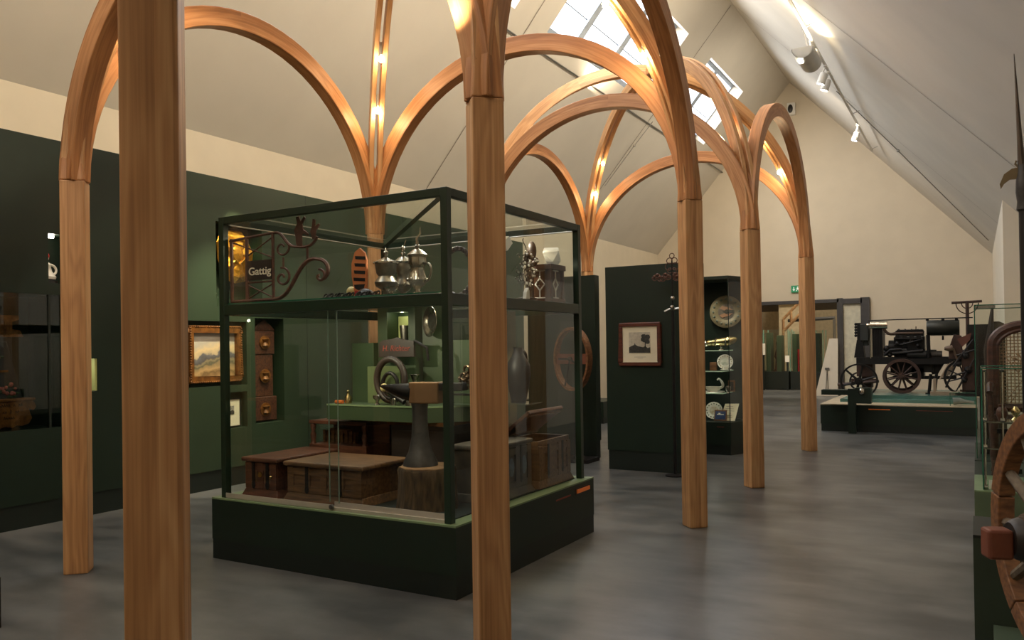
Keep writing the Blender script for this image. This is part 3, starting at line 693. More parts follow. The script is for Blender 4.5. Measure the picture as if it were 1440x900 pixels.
prism(bm, [(.212,.05),(.226,.05),(.222,.16),(.214,.16)], .002, T); obj('engraved_scene', bm, M['ink'], e)
bm = bmnew(); bx(bm, -3.76, -3.61, 1.445, 1.449, .012, .0135); bx(bm, -3.72, -3.65, 1.43, 1.433, .012, .0135); obj('caption_line', bm, M['inklight'], t)
# wrought iron grave-cross like finial in front of the block's corner
xo, yo = -3.19, 9.42
t = thing('wrought_iron_finial', 'ornate wrought iron finial with leafy scrolls on a black pole at the partition corner', 'ironwork', (xo, yo, 0))
bm = bmnew(); cyl(bm, (xo, yo, 0), (xo, yo, 2.0), .02, n=10); cyl(bm, (xo, yo, 1.98), (xo, yo, 2.62), .009, n=8); lathe(bm, [(0,0),(.12,0),(.12,.015),(.03,.03),(0,.03)], (xo, yo, 0), 20); obj('pole', bm, M['iron'], t, smooth=True)
bm = bmnew()
for s in (-1, 1):
    for zz, r in ((2.62, .035), (2.55, .045), (2.50, .03)): tube(bm, circle((xo+s*r*.9, yo, zz), r, X, Z, 16), .006, 5, closed=True)
tube(bm, circle((xo, yo, 2.68), .03, X, Z, 14), .006, 5, closed=True); obj('rosette', bm, M['rustiron'], t)
bm = bmnew()
for s, q in ((-1, 1.0), (1, .45)):
    for k in range(6):
        c0 = Vector((xo+s*(.05+.035*k)*q, yo, 2.42+.02*math.sin(k*1.9)))
        tube(bm, circle(c0, .035*(1-.06*abs(k-2)), X, Z, 12), .007, 5, closed=True); ball(bm, c0+Z*.02, .018, 8, 5)
    tube(bm, [(xo, yo, 2.42), (xo+s*.26*q, yo, 2.42)], .008, 6)
obj('leaf_arm', bm, M['rustiron'], t)
bm = bmnew(); tube(bm, [(xo-.1, yo, 2.0), (xo-.03, yo, 2.03), (xo+.04, yo, 2.03), (xo+.12, yo, 2.04)], .02, 8); ball(bm, (xo, yo-.02, 2.05), .028, 10, 6); ball(bm, (xo, yo, 2.16), .03, 10, 6); obj('boss', bm, M['pewter'], t, smooth=True)
# partition behind the showcase and the great ring leaning on a stand before it
bm = bmnew(); box(bm, -5.75, -4.66, 10.4, 10.55, .25, 2.6)
t = thing('partition_panel', 'dark green partition panel behind the wooden ring, right of the showcase', 'partition', (-5.2, 10.45, 0))
obj('panel', bm, M['green'], t); bm = bmnew(); box(bm, -5.74, -4.67, 10.41, 10.54, 0, .25); obj('skirting', bm, M['greendark'], t)
cw = Vector((-4.82, 9.98, 1.42)); a = math.radians(-22); wx = Vector((math.cos(a), math.sin(a), 0)); wn = Vector((math.sin(a), -math.cos(a), 0))
cy_ = math.radians(10)
t = thing('wooden_ring_wheel', 'large pale wooden ring with crossbar and dark crank seen through the showcase corner', 'wheel', (cw.x, cw.y, 0))
bm = bmnew()
P = circle((0,0,0), .44, wx, Z, 48); 
for i in range(48):
    pass
ro, ri, th = .44, .40, .09
A = []
for i in range(48):
    an = 2*PI*i/48; d = wx*math.cos(an)*.80+Z*math.sin(an)
    A.append([bm.verts.new(cw+d*r+wn*q) for r, q in ((ro, -th/2), (ro, th/2), (ri, th/2), (ri, -th/2))])
for i in range(48):
    for k in range(4): bm.faces.new((A[i][k], A[(i+1) % 48][k], A[(i+1) % 48][(k+1) % 4], A[i][(k+1) % 4]))
obj('rim', bm, M['cratewood'], t, smooth=True)
T = facing(cw+wn*-.02, wx, Z)
bm = bmnew(); prism(bm, [(-.33,-.07),(.33,-.07),(.33,.07),(-.33,.07)], .03, T); obj('crossbar', bm, mat('reddish board', (120, 70, 50), .6), t)
bm = bmnew(); tube(bm, [cw+wn*.04-wx*.24, cw+wn*.05, cw+wn*.05+wx*.16-Z*.08], .014, 8); tube(bm, [cw+wn*.05, cw+wn*.04-wx*.12-Z*.37], .012, 8); ball(bm, cw+wn*.05, .035, 10, 6); obj('crank', bm, M['iron'], t, smooth=True)
bm = bmnew(); box(bm, -.03, .03, -.02, .02, 0, 1.0, Matrix.Translation((cw.x, cw.y+.08, 0))); box(bm, -.25, .25, -.2, .2, 0, .05, Matrix.Translation((cw.x, cw.y+.1, 0))); obj('stand', bm, M['iron'], t)
# low plinth far back on the left
t = thing('low_plinth', 'low dark green plinth far back against the cream left wall', 'plinth', (-7.5, 15.7, 0))
bm = bmnew(); box(bm, -8.6, -6.6, 15.08, 16.2, .12, .45); obj('plinth_body', bm, M['green'], t); bm = bmnew(); box(bm, -8.59, -6.61, 15.09, 16.19, 0, .12); obj('skirting', bm, M['greendark'], t)

# ================================================================== CORNER CASE WITH SHELVES
gx0, gx1, gy0, gy1 = -4.35, -3.05, 11.47, 12.2
t = thing('corner_display_case', 'dark green corner display case with glass shelves of plates, between the oak posts', 'display case', ((gx0+gx1)/2, gy0, 0))
SD = .27
bm = bmnew(); prism(bm, [(gx0, gy0), (gx1, gy0), (gx1+SD, gy1), (gx0, gy1)], .33, Matrix.Translation((0, 0, .14))); obj('plinth_body', bm, M['green'], t)
bm = bmnew(); prism(bm, [(gx0+.01, gy0+.01), (gx1-.01, gy0+.01), (gx1+SD-.015, gy1-.01), (gx0+.01, gy1-.01)], .14); obj('skirting', bm, M['greendark'], t)
bm = bmnew(); box(bm, gx0, gx1+SD-.04, gy1-.06, gy1-.02, .47, 2.53); box(bm, gx0, gx0+.04, gy0, gy1-.06, .47, 2.53); prism(bm, [(gx0, gy0), (gx1-.01, gy0), (gx1+SD-.02, gy1-.02), (gx0, gy1-.02)], .045, Matrix.Translation((0, 0, 2.53))); obj('back_panel', bm, M['green'], t)
bm = bmnew(); quad(bm, [(gx0, gy0+.01, .47), (gx1-.01, gy0+.01, .47), (gx1-.01, gy0+.01, 2.53), (gx0, gy0+.01, 2.53)]); obj('front_pane', bm, M['glass'], t)
bm = bmnew(); quad(bm, [(gx1-.01, gy0+.01, .47), (gx1+SD-.035, gy1-.06, .47), (gx1+SD-.035, gy1-.06, 2.53), (gx1-.01, gy0+.01, 2.53)]); obj('side_pane', bm, M['glass'], t)
bm = bmnew(); box(bm, gx1-.018, gx1-.008, gy0+.004, gy0+.014, .47, 2.53); obj('glass_corner', bm, mat('dark glass edge', (30, 44, 38), .2), t)
bm = bmnew(); box(bm, gx1-.2, gx1-.1, gy0-.004, gy0+.002, .40, .407); obj('red_slot', bm, M['letterred'], t)
SHZ = (1.50, 1.20, .88)
for z in SHZ:
    bm = bmnew(); box(bm, gx0+.05, gx1-.13, gy0+.06, gy1-.08, z-.006, z+.006); sh = obj('shelf', bm, M['glass'], t)
    bm = bmnew(); box(bm, gx0+.05, gx1-.13, gy0+.052, gy0+.06, z-.007, z+.007); box(bm, gx1-.13, gx1-.122, gy0+.06, gy1-.08, z-.007, z+.007); obj('shelf_edge', bm, mat('lit shelf edge', (170, 190, 160), .2, emit=.25, emitc=(190, 205, 170)), sh)  # edge glow is put into the material, no lamp behind it
for yy in (gy0+.2, gy0+.5):
    pass
lamp('SPOT', (gx1-.4, gy0+.15, 2.5), 16, (1, .9, .7), .04, target=(gx1-.25, gy0+.5, 1.2), angle=1.6, name='case_added_light')  # added lamps without fixtures brightening the shelves
lamp('POINT', (gx1-.3, gy0+.12, 1.44), .7, (1, .93, .78), .03, name='case_added_light')
lamp('POINT', (gx1-.3, gy0+.12, .82), .7, (1, .93, .78), .03, name='case_added_light')
def plate(c, r, n, name, label, m1, m2=None, ring=None, tilt=None, cat='plate', group=None):
    """plate standing upright with its face along n"""
    n = Vector(n).normalized(); T = Matrix.Translation(Vector(c)) @ n.to_track_quat('Z', 'X').to_matrix().to_4x4()
    t = thing(name, label, cat, c, group)
    bm = bmnew(); lathe(bm, [(0,-.006),(r*.55,-.006),(r*.62,.0),(r*.97,.016),(r,.022),(r*.98,.026),(r*.62,.012),(r*.55,.004),(0,.004)], n=40, T=T); obj('rim', bm, m1, t, smooth=True, sharp=70)
    if m2:
        bm = bmnew(); lathe(bm, [(0,.0045),(r*.5,.0045),(r*.5,.006),(0,.006)], n=36, T=T); w = obj('well', bm, m2, t)
    if ring:
        bm = bmnew()
        for k in range(16):
            an = 2*PI*k/16; ball(bm, T @ Vector((math.cos(an)*r*.78, math.sin(an)*r*.78, .022)), r*.07, 8, 4)
        obj('painted_border', bm, ring, t, smooth=True)
    return t, T
yb = gy1-.16
t, T = plate((-3.255, 12.085, 2.08), .245, (.1, -1, .05), 'faience_charger', 'large brass and blue charger with a coat of arms hanging in the corner case', mat('old brass glaze', (128, 118, 92), .4, .2, var=.2, scale=14), mat('charger centre', (120, 108, 90), .5, rgb2=(70, 60, 54), scale=16), mat('charger dots', (110, 120, 110), .5))
bm = bmnew()
for s in (-1, 1): prism(bm, [(s*.02,-.1),(s*.06,-.05),(s*.09,.06),(s*.05,.1),(s*.02,.02)][::s], .01, T @ Matrix.Translation((0,0,.006)))
obj('arms_shield', bm, mat('faded arms', (150, 112, 84), .5), t)
bm = bmnew(); prism(bm, [(-.02,-.11),(.02,-.11),(.035,.0),(.0,.05),(-.035,0)], .013, T @ Matrix.Translation((0,0,.006))); obj('arms_figure', bm, M['ink'], t)
# silver-gilt horn vessel lying on the top shelf
z0 = SHZ[0]+.007; px, py = -3.22, gy0+.28
t = thing('horn_vessel', 'shining silver gilt horn shaped vessel lying on the top glass shelf', 'vessel', (px, py, z0))
bm = bmnew(); tube(bm, bez((px-.24,py,z0+.1),(px-.1,py,z0+.12),(px+.08,py,z0+.1),(px+.2,py,z0+.17), 12), [.045,.055,.05,.055,.058,.06,.062,.064,.066,.066,.06,.045,.02], 16); obj('horn', bm, M['brass'], t, smooth=True)
bm = bmnew(); ball(bm, (px-.26, py, z0+.09), .055, 14, 8); tube(bm, circle((px-.1,py,z0+.115), .058, Y, Z, 16), .012, 6, closed=True); tube(bm, circle((px+.05,py,z0+.115), .064, Y, Z, 16), .012, 6, closed=True); lathe(bm, [(0,0),(.05,0),(.045,.012),(.015,.025),(.02,.05),(0,.06)], (px-.03, py, z0), 16); obj('silver_mounts', bm, M['silver'], t, smooth=True)
# second shelf
z0 = SHZ[1]+.007
plate((-3.20, gy0+.30, z0+.12), .115, (.25, -1, .35), 'porcelain_plate', 'white plate with gold border tilted on the middle glass shelf', M['white'], mat('plate view', (150, 160, 140), .4, rgb2=(226, 222, 208), scale=14), M['brass'])
t = thing('low_dish', 'small white porcelain tray with a gilt cup at the shelf front corner', 'dish', (-3.13, gy0+.17, z0)); bm = bmnew(); lathe(bm, [(0,.0),(.05,.0),(.085,.018),(.08,.022),(.048,.006),(0,.006)], (-3.24+.09, gy0+.16, z0), 28); obj('saucer', bm, M['white'], t, smooth=True)
bm = bmnew(); lathe(bm, [(0,.006),(.02,.006),(.032,.03),(.034,.06),(.03,.06),(.018,.012),(0,.012)], (-3.15, gy0+.16, z0), 20); tube(bm, circle((-3.112, gy0+.16, z0+.035), .016, X, Z, 12), .004, 5, closed=True); obj('cup', bm, M['white'], t, smooth=True)
bm = bmnew(); box(bm, -3.43, -3.33, gy0+.3, gy0+.36, z0, z0+.12); solo('wooden_box', bm, M['cratewood'], 'small brown box at the left on the middle glass shelf', 'box')
# third shelf: swan boat and framed picture
z0 = SHZ[2]+.007; px, py = -3.36, gy0+.22
t = thing('swan_boat', 'white porcelain swan shaped sauce boat on the lower glass shelf', 'sauce boat', (px, py, z0))
bm = bmnew(); lathe(bm, [(0,0),(.13,0),(.17,.012),(.165,.018),(.12,.006),(0,.006)], (px, py, z0), 30); obj('saucer', bm, M['white'], t, smooth=True)
bm = bmnew(); T = Matrix.Translation((px, py, z0)) @ Matrix.Diagonal((1.7, .9, 1, 1)); lathe(bm, [(0,.008),(.03,.008),(.06,.04),(.072,.085),(.066,.085),(.05,.04),(0,.02)], n=24, T=T); obj('bowl', bm, M['white'], t, smooth=True)
bm = bmnew(); tube(bm, bez((px+.1,py,z0+.07),(px+.2,py,z0+.08),(px+.1,py,z0+.2),(px+.085,py,z0+.2), 12)+[Vector((px+.06,py,z0+.18))], [.02]*8+[.016,.014,.013,.013,.015,.012], 10); obj('neck', bm, M['white'], t, smooth=True)
t, bx = picture('small_framed_photo', 'small wooden framed dark picture standing on the lower glass shelf', 'picture', gy0+.42, -3.19, -2.99-.1, z0, z0+.17, .02, M['cratewood'], face='Y', depth=.02)
bm = bmnew(); bx(bm, -3.17, -3.11, z0+.02, z0+.15, 0, .01); obj('photo', bm, M['ink'], t)
bm = bmnew(); lathe(bm, [(0,0),(.03,0),(.022,.015),(.035,.045),(.04,.08),(.032,.1),(0,.1)], (-3.105, gy0+.09, z0), 18); solo('small_jar', bm, M['pewter'], 'small grey jar in front of the framed picture on the lower shelf', 'jar', loc=(-3.105, gy0+.09, z0), smooth=True)
# on the base
z0 = .472
plate((-3.385, gy0+.33, z0+.135), .13, (.1, -1, .25), 'painted_plate', 'white plate with painted flowers standing on the base of the corner case', M['white'], mat('flower wreath', (170, 150, 110), .4, rgb2=(220, 214, 196), scale=20), M['leafp'])
t = thing('blue_tile', 'wood framed blue picture tile leaning before the flowered plate', 'tile', (-3.24, gy0+.18, z0)); T = Matrix.Translation((-3.25, gy0+.16, z0+.006)) @ Matrix.Rotation(-.3, 4, 'X')
bm = bmnew(); box(bm, -.09, .09, 0, .015, 0, .16, T); obj('tile_frame', bm, M['cratewood'], t); bm = bmnew(); box(bm, -.075, .075, -.003, .002, .02, .14, T); tl = obj('tile_face', bm, M['blue'], t); bm = bmnew(); box(bm, -.05, .05, -.004, .0, .085, .1, T); box(bm, -.03, .0, -.004, .0, .1, .115, T); obj('white_motif', bm, M['white'], tl)
t = thing('old_document', 'yellowed document sloping on a stand at the corner case base', 'document', (-3.1, gy0+.3, z0)); T = Matrix.Translation((-3.16, gy0+.2, z0+.003)) @ Matrix.Rotation(-.12, 4, 'Z') @ Matrix.Rotation(-.7, 4, 'X')
bm = bmnew(); prism(bm, [(-.11,0),(.12,0),(.11,.31),(-.1,.3)], .006, T @ Matrix.Rotation(PI/2, 4, 'X')); obj('sheet', bm, M['paper'], t)
bm = bmnew()
for k in range(6): box(bm, -.07, .07-.02*(k % 3), -.0075, -.0065, .05+k*.04, .056+k*.04, T)
obj('script_line', bm, M['inklight'], t)
# ================================================================== THE TALL SHOWCASE
hx0, hx1, hy0, hy1, hb = -5.143, -2.866, 4.205, 6.311, .47
qx0, qx1, qy0, qy1, qt = -5.066, -2.921, 4.232, 6.241, 2.635
t = case = thing('glass_showcase', 'tall square two storey glass showcase with dark green frame and plinth in the oak vault', 'showcase', ((hx0+hx1)/2, (hy0+hy1)/2, 0))
bm = bmnew(); box(bm, hx0, hx1, hy0, hy1, .15, hb-.012); obj('plinth_body', bm, M['green'], t)
bm = bmnew(); box(bm, hx0+.003, hx1-.003, hy0+.003, hy1-.003, 0, .15); obj('skirting', bm, M['greendark'], t)
bm = bmnew(); box(bm, hx0, hx1, hy0, hy1, hb-.012, hb); obj('plinth_lip', bm, M['greenlip'], t)
bm = bmnew(); box(bm, qx0+.06, qx1-.06, qy0+.06, qy1-.06, hb, hb+.008); obj('display_floor', bm, M['greendark'], t)
w = .052
for x in (qx0, qx1-w):
    for y in (qy0, qy1-w): bm = bmnew(); box(bm, x, x+w, y, y+w, hb, qt); obj('corner_post', bm, M['frame'], t, bev=.003)
for z0, z1, nm in ((qt-.055, qt, 'top_rail'), (1.875, 1.955, 'middle_rail')):
    for y in (qy0, qy1-w): bm = bmnew(); box(bm, qx0+w, qx1-w, y+.002, y+w-.002, z0, z1); obj(nm, bm, M['frame'], t, bev=.003)
    for x in (qx0, qx1-w): bm = bmnew(); box(bm, x+.002, x+w-.002, qy0+w, qy1-w, z0, z1); obj(nm, bm, M['frame'], t, bev=.003)
bm = bmnew(); tube(bm, [(qx1-.03, qy0+.03, qt-.035), (qx0+.03, qy1-.03, qt-.035)], .022, 4); obj('roof_brace', bm, M['frame'], t)
bm = bmnew()
for a, b in (((qx0+w, qy0+w+.01), (qx0+w, qy1-w)), ((qx0+w, qy1-w-.006), (qx1-w, qy1-w-.006))):
    tube(bm, [(*a, qt-.058), (*b, qt-.058)], .006, 6)
obj('light_strip', bm, M['alu'], t)
def pane(nm, pts): g = bmnew(); quad(g, pts); return obj(nm, g, M['glass'], t)
m_ = .026
for z0, z1, nm in ((hb+.03, 1.875, 'lower_pane'), (1.955, qt-.055, 'upper_pane')):
    pane(nm, [(qx1-m_, qy0+w, z0), (qx1-m_, qy1-w, z0), (qx1-m_, qy1-w, z1), (qx1-m_, qy0+w, z1)])
    pane(nm, [(qx0+m_, qy0+w, z0), (qx0+m_, qy1-w, z0), (qx0+m_, qy1-w, z1), (qx0+m_, qy0+w, z1)])
    pane(nm, [(qx0+w, qy1-m_, z0), (qx1-w, qy1-m_, z0), (qx1-w, qy1-m_, z1), (qx0+w, qy1-m_, z1)])
pane('upper_pane', [(qx0+w, qy0+m_, 1.955), (qx1-w, qy0+m_, 1.955), (qx1-w, qy0+m_, qt-.055), (qx0+w, qy0+m_, qt-.055)])
xm = -3.93
pane('sliding_door', [(qx0+w, qy0+.018, hb+.05), (xm+.05, qy0+.018, hb+.05), (xm+.05, qy0+.018, 1.875), (qx0+w, qy0+.018, 1.875)])
pane('sliding_door', [(xm-.05, qy0+.034, hb+.05), (qx1-w, qy0+.034, hb+.05), (qx1-w, qy0+.034, 1.875), (xm-.05, qy0+.034, 1.875)])
pane('roof_pane', [(qx0+w, qy0+w, qt-.012), (qx1-w, qy0+w, qt-.012), (qx1-w, qy1-w, qt-.012), (qx0+w, qy1-w, qt-.012)])
for x, y in ((xm+.05, qy0+.018), (xm-.05, qy0+.034)): g = bmnew(); box(g, x-.003, x+.003, y-.003, y+.003, hb+.05, 1.875); obj('door_edge', g, mat('clear glass edge', (120, 140, 126), .2), t)
g = bmnew(); quad(g, [(qx0+w, qy0+w, 1.962), (qx1-w, qy0+w, 1.962), (qx1-w, qy1-w, 1.962), (qx0+w, qy1-w, 1.962)]); obj('upper_shelf', g, M['glass'], t)
g = bmnew(); box(g, qx0+w, qx1-w, qy0+w-.01, qy0+w, 1.955, 1.969); obj('shelf_edge', g, M['glassedge'], t)
g = bmnew(); box(g, qx0+w, qx1-w, qy0+.004, qy0+.05, hb, hb+.022); box(g, qx0+w, xm, qy0-.002, qy0+.004, hb+.004, hb+.04); box(g, xm, qx1-w, qy0+.024, qy0+.03, hb+.022, hb+.058); tr = obj('door_track', g, M['alu'], t)
g = bmnew(); cyl(g, (xm, qy0-.016, hb+.026), (xm, qy0+.004, hb+.026), .017); obj('lock', g, M['steel'], tr)
g = bmnew(); box(g, hx1-.002, hx1+.012, 5.97, 6.21, .385, .415); obj('handle', g, M['copper'], t)
g = bmnew(); box(g, hx1-.001, hx1+.002, 5.95, 6.23, .372, .428); obj('handle_recess', g, M['blackpaint'], t)
g = bmnew(); box(g, hx1-.001, hx1+.003, 5.60, 5.86, .384, .395); obj('red_slot', g, M['letterred'], t)

FLO = hb+.0085                                  # the floor inside the showcase
# ---- green display stand in the middle: counter, tower with a niche, side panels
kx0, kx1, ky0, ky1 = -4.62, -3.36, 4.93, 5.75
t = thing('green_display_stand', 'moss green counter and tower inside the showcase with a small lit niche', 'display stand', (-4.0, 5.3, FLO))
g = bmnew()
prism(g, [(kx0, ky0), (-3.62, ky0), (kx1, ky0+.30), (kx1, ky1), (kx0, ky1)], .125, Matrix.Translation((0, 0, 1.03))); obj('counter', g, M['greenlit'], t)
g = bmnew(); box(g, kx0, -3.62, ky0-.004, ky0, 1.142, 1.155); prism(g, [(-3.62, ky0-.004), (kx1, ky0+.296), (kx1, ky0+.30), (-3.62, ky0)], .013, Matrix.Translation((0, 0, 1.142))); obj('counter_edge', g, M['greenlip'], t)  # pale strip paints the light on the counter's top edge
g = bmnew(); box(g, -4.4, -3.44, 5.46, 5.7, FLO, 1.03); obj('counter_base', g, M['greendark'], t)
ty = 5.25
g = bmnew(); holed(g, (-4.34, -3.95), (1.155, 1.955), [(-4.24, -4.02, 1.66, 1.90, .16)], lambda u, v, d: (u, ty+d, v), .16)
quad(g, [(-4.34, ty, 1.155), (-4.34, ty, 1.955), (-4.34, ty+.3, 1.955), (-4.34, ty+.3, 1.155)]); quad(g, [(-3.95, ty, 1.155), (-3.95, ty+.3, 1.155), (-3.95, ty+.3, 1.955), (-3.95, ty, 1.955)]); quad(g, [(-4.34, ty+.3, 1.155), (-4.34, ty+.3, 1.955), (-3.95, ty+.3, 1.955), (-3.95, ty+.3, 1.155)])
obj('tower', g, M['greenlit'], t)
g = bmnew(); box(g, -4.235, -4.025, ty+.145, ty+.158, 1.662, 1.87); obj('lit_niche_back', g, M['nichelit'], t)
g = bmnew(); box(g, -3.90, -3.64, 5.28, 5.33, 1.155, 1.955); obj('plate_panel', g, M['greenlit'], t)
g = bmnew(); box(g, -3.64, -3.38, 5.31, 5.36, 1.155, 1.66); box(g, -4.58, -4.345, 5.2, 5.5, 1.155, 1.65); obj('side_panel', g, M['greenlit'], t)
g = bmnew(); prism(g, [(-4.33, 5.10), (-4.10, 5.24), (-4.33, 5.24)], .3, Matrix.Translation((0, 0, 1.155))); obj('easel_wedge', g, mat('olive wedge', (92, 106, 64), .6), t)
g = bmnew(); box(g, -3.50, -3.45, 5.72, 5.80, FLO, 1.87); obj('fin', g, M['nichelit'], t); g = bmnew(); box(g, -3.44, -3.39, 5.74, 5.92, FLO, 1.90); obj('brown_reflection', g, mat('olive brown reflection', (82, 76, 46), .5), t)  # the brown sheet stands in for a reflection beside the fin
lamp('POINT', (-4.13, ty+.06, 1.885), .45, (1, .95, .7), .015, name='case_added_light')
lamp('SPOT', (-4.25, 4.5, 1.84), 19, (1, .88, .62), .012, target=(-4.1, 5.2, 1.2), angle=1.7, name='case_added_light')  # added spots without fixtures, lighting the stand, chests and upper shelf
lamp('SPOT', (-3.35, 4.75, 1.84), 15, (1, .88, .62), .012, target=(-3.5, 5.2, 1.3), angle=1.6, name='case_added_light')
lamp('SPOT', (-4.5, 4.45, 1.84), 16, (1, .85, .6), .012, target=(-4.4, 4.8, .6), angle=1.5, name='case_added_light')
lamp('SPOT', (-3.3, 4.5, 1.84), 14, (1, .85, .6), .012, target=(-3.35, 4.6, .6), angle=1.4, name='case_added_light')
lamp('SPOT', (-3.1, 5.9, 1.84), 14, (1, .85, .6), .012, target=(-3.15, 5.7, .6), angle=1.5, name='case_added_light')
lamp('SPOT', (-3.5, 5.0, 2.56), 26, (1, .88, .66), .012, target=(-3.6, 4.7, 1.97), angle=1.9, name='case_added_light')
lamp('SPOT', (-4.8, 4.75, 2.56), 14, (1, .86, .6), .012, target=(-5.0, 4.5, 2.2), angle=1.8, name='case_added_light')
lamp('SPOT', (-3.3, 5.7, 2.56), 20, (1, .9, .7), .012, target=(-3.2, 5.9, 1.97), angle=1.8, name='case_added_light')
# beaker, board, yoke, plate
g = bmnew(); lathe(g, [(0,0),(.038,0),(.04,.01),(.05,.13),(.047,.13),(.036,.012),(0,.012)], (-4.11, ty+.08, 1.661), 20); solo('beaker', g, M['pewter'], 'small pewter beaker standing in the lit niche of the green tower', 'beaker', loc=(-4.11, ty+.08, 1.661), smooth=True)
t = thing('name_board', 'dark wooden board with faded red lettering above the horse collar', 'sign board', (-4.03, 5.12, 1.54))
T = facing((-4.03, 5.135, 1.62), X, Z)
g = bmnew(); prism(g, [(-.19,-.09),(.17,-.09),(.17,.04),(.1,.045),(.04,.055),(.0,.07),(-.06,.055),(-.15,.05),(-.19,.02)], .025, T); obj('board', g, M['leather'], t, bev=.004)
T = facing((-4.04, 5.108, 1.60), X, Z); g = bmnew(); lettering(g, 'H. Richter', T, .066, .0015, shear=.15); obj('lettering', g, M['letterred'], t)
g = bmnew(); tube(g, [(-3.86, 5.12, 1.66), (-3.74, 5.12, 1.60), (-3.73, 5.12, 1.5)], .012, 8); obj('iron_arm', g, M['iron'], t)
def oval(c, rx, rz, r, n=36, sq=1.0):
    c = Vector(c); return [c+X*rx*math.cos(2*PI*i/n)+Z*rz*math.sin(2*PI*i/n) for i in range(n)]
t = thing('horse_collar', 'oval black horse collar standing upright on the green counter', 'horse collar', (-4.05, 5.05, 1.156))
g = bmnew(); tube(g, oval((-4.05, 5.05, 1.352), .14, .165, .03), .028, 10, closed=True); obj('outer_pad', g, M['leather'], t, smooth=True)
g = bmnew(); tube(g, oval((-4.04, 5.03, 1.305), .075, .10, .02), .016, 8, closed=True); obj('inner_ring', g, M['iron'], t, smooth=True)
plate((-3.755, 5.215, 1.81), .125, (-.55, -1, .05), 'pewter_plate', 'round pewter plate hung on the green panel near the showcase front corner', M['silver'], M['pewter'])
# little things on the counter
def vase(nm, lab, cat, prof, c, m, **k):
    g = bmnew(); lathe(g, prof, c, 22); return solo(nm, g, m, lab, cat, loc=c, smooth=True, **k)
CZ = 1.156
t = thing('silver_trumpet_vase', 'slim silver trumpet shaped vase behind the horse collar', 'vase', (-3.90, 5.14, CZ)); g = bmnew(); lathe(g, [(0,0),(.04,0),(.04,.01),(.012,.03),(.014,.16),(.03,.21),(.05,.235),(.046,.235),(.01,.17),(0,.17)], (-3.88, 5.14, CZ), 22); obj('body', g, M['silver'], t, smooth=True)
vase('silver_ball', 'polished silver ball showing through the horse collar', 'ball', [(0,0),(.03,0),(.02,.02),(.045,.05),(.055,.09),(.045,.13),(.015,.15),(0,.155)], (-4.0, 5.18, CZ), M['silver'])
vase('silver_bell', 'bright silver bell under the anvil horn on the counter', 'bell', [(0,0),(.075,0),(.07,.03),(.05,.07),(.035,.11),(.02,.13),(0,.135)], (-3.79, 5.02, CZ), M['silver'])
t = thing('pounder', 'black rod with a bone coloured knob leaning on the counter', 'tool', (-3.9, 4.99, CZ)); a, b = Vector((-4.04, 4.99, CZ+.12)), Vector((-3.87, 4.99, CZ+.024)); g = bmnew(); tube(g, [a, b], .022, 10); obj('shaft', g, M['blackpaint'], t, smooth=True); g = bmnew(); ball(g, a+(a-b).normalized()*.03, .034, 12, 8); obj('knob', g, M['bone'], t, smooth=True)
vase('small_silver_cup', 'small silver cup at the counter edge below the horse collar', 'cup', [(0,0),(.025,0),(.012,.012),(.012,.03),(.032,.05),(.034,.075),(.03,.075),(0,.04)], (-4.12, 4.965, CZ), M['silver'])
vase('silver_thimble_cup', 'tiny silver beaker beside the leaning black rod', 'cup', [(0,0),(.02,0),(.026,.05),(.023,.05),(0,.01)], (-3.95, 4.955, CZ), M['silver'])
vase('glass_stopper_bottle', 'small dark bottle with gilt stopper at the left end of the counter', 'bottle', [(0,0),(.028,0),(.03,.05),(.012,.075),(.012,.09),(.016,.1),(0,.115)], (-4.47, 5.02, CZ), M['brass'])
g = bmnew(); cyl(g, (-4.57, 4.98, CZ+.014), (-4.49, 4.98, CZ+.014), .014); solo('rolled_scroll', g, M['copper'], 'short copper coloured roll lying at the left end of the counter', 'roll', loc=(-4.53, 4.98, CZ))
# ---- anvil on its tree stump
sx, sy = -3.37, 4.60
t = thing('tree_stump', 'bark covered tree stump carrying the anvil at the showcase front corner', 'stump', (sx, sy, FLO))
g = bmnew(); n = 28; prof = []
lay_ = []
for zz, rr in ((FLO, .215), (FLO+.03, .208), (FLO+.1, .2), (FLO+.2, .2), (FLO+.268, .205), (FLO+.285, .196)):
    lay_.append([g.verts.new((sx+math.cos(2*PI*k/n)*rr*(1+.045*math.sin(k*2.3)+.02*math.sin(k*5+zz*20)), sy+math.sin(2*PI*k/n)*rr*(1+.045*math.sin(k*2.3)+.02*math.sin(k*5+zz*20)), zz)) for k in range(n)])
for A, B in zip(lay_, lay_[1:]):
    for k in range(n): g.faces.new((A[k], A[(k+1) % n], B[(k+1) % n], B[k]))
g.faces.new(lay_[0][::-1]); obj('bark', g, M['bark'], t, smooth=True)
g = bmnew(); g.faces.new([g.verts.new(v.co) for v in lay_[-1]]) if False else prism(g, [(sx+math.cos(2*PI*k/n)*.193*(1+.045*math.sin(k*2.3)), sy+math.sin(2*PI*k/n)*.193*(1+.045*math.sin(k*2.3))) for k in range(n)], .012, Matrix.Translation((0, 0, FLO+.278))); obj('sawn_top', g, M['stumptop'], t)
az = FLO+.291
t = thing('anvil', 'blacksmith anvil with long horn on a tall flared iron foot on the tree stump', 'anvil', (sx, sy, az))
g = bmnew(); lathe(g, [(0,0),(.125,0),(.12,.03),(.085,.1),(.062,.2),(.054,.32),(.055,.40),(.062,.44),(0,.44)], (sx-.06, sy, az), 18); obj('foot', g, M['irongrey'], t, smooth=True)
aa = math.radians(10); ax = Vector((math.cos(aa), math.sin(aa), 0)); ao = Vector((sx-.05, sy, az+.44))
T = facing(ao, ax, Vector((-math.sin(aa), math.cos(aa), 0)))
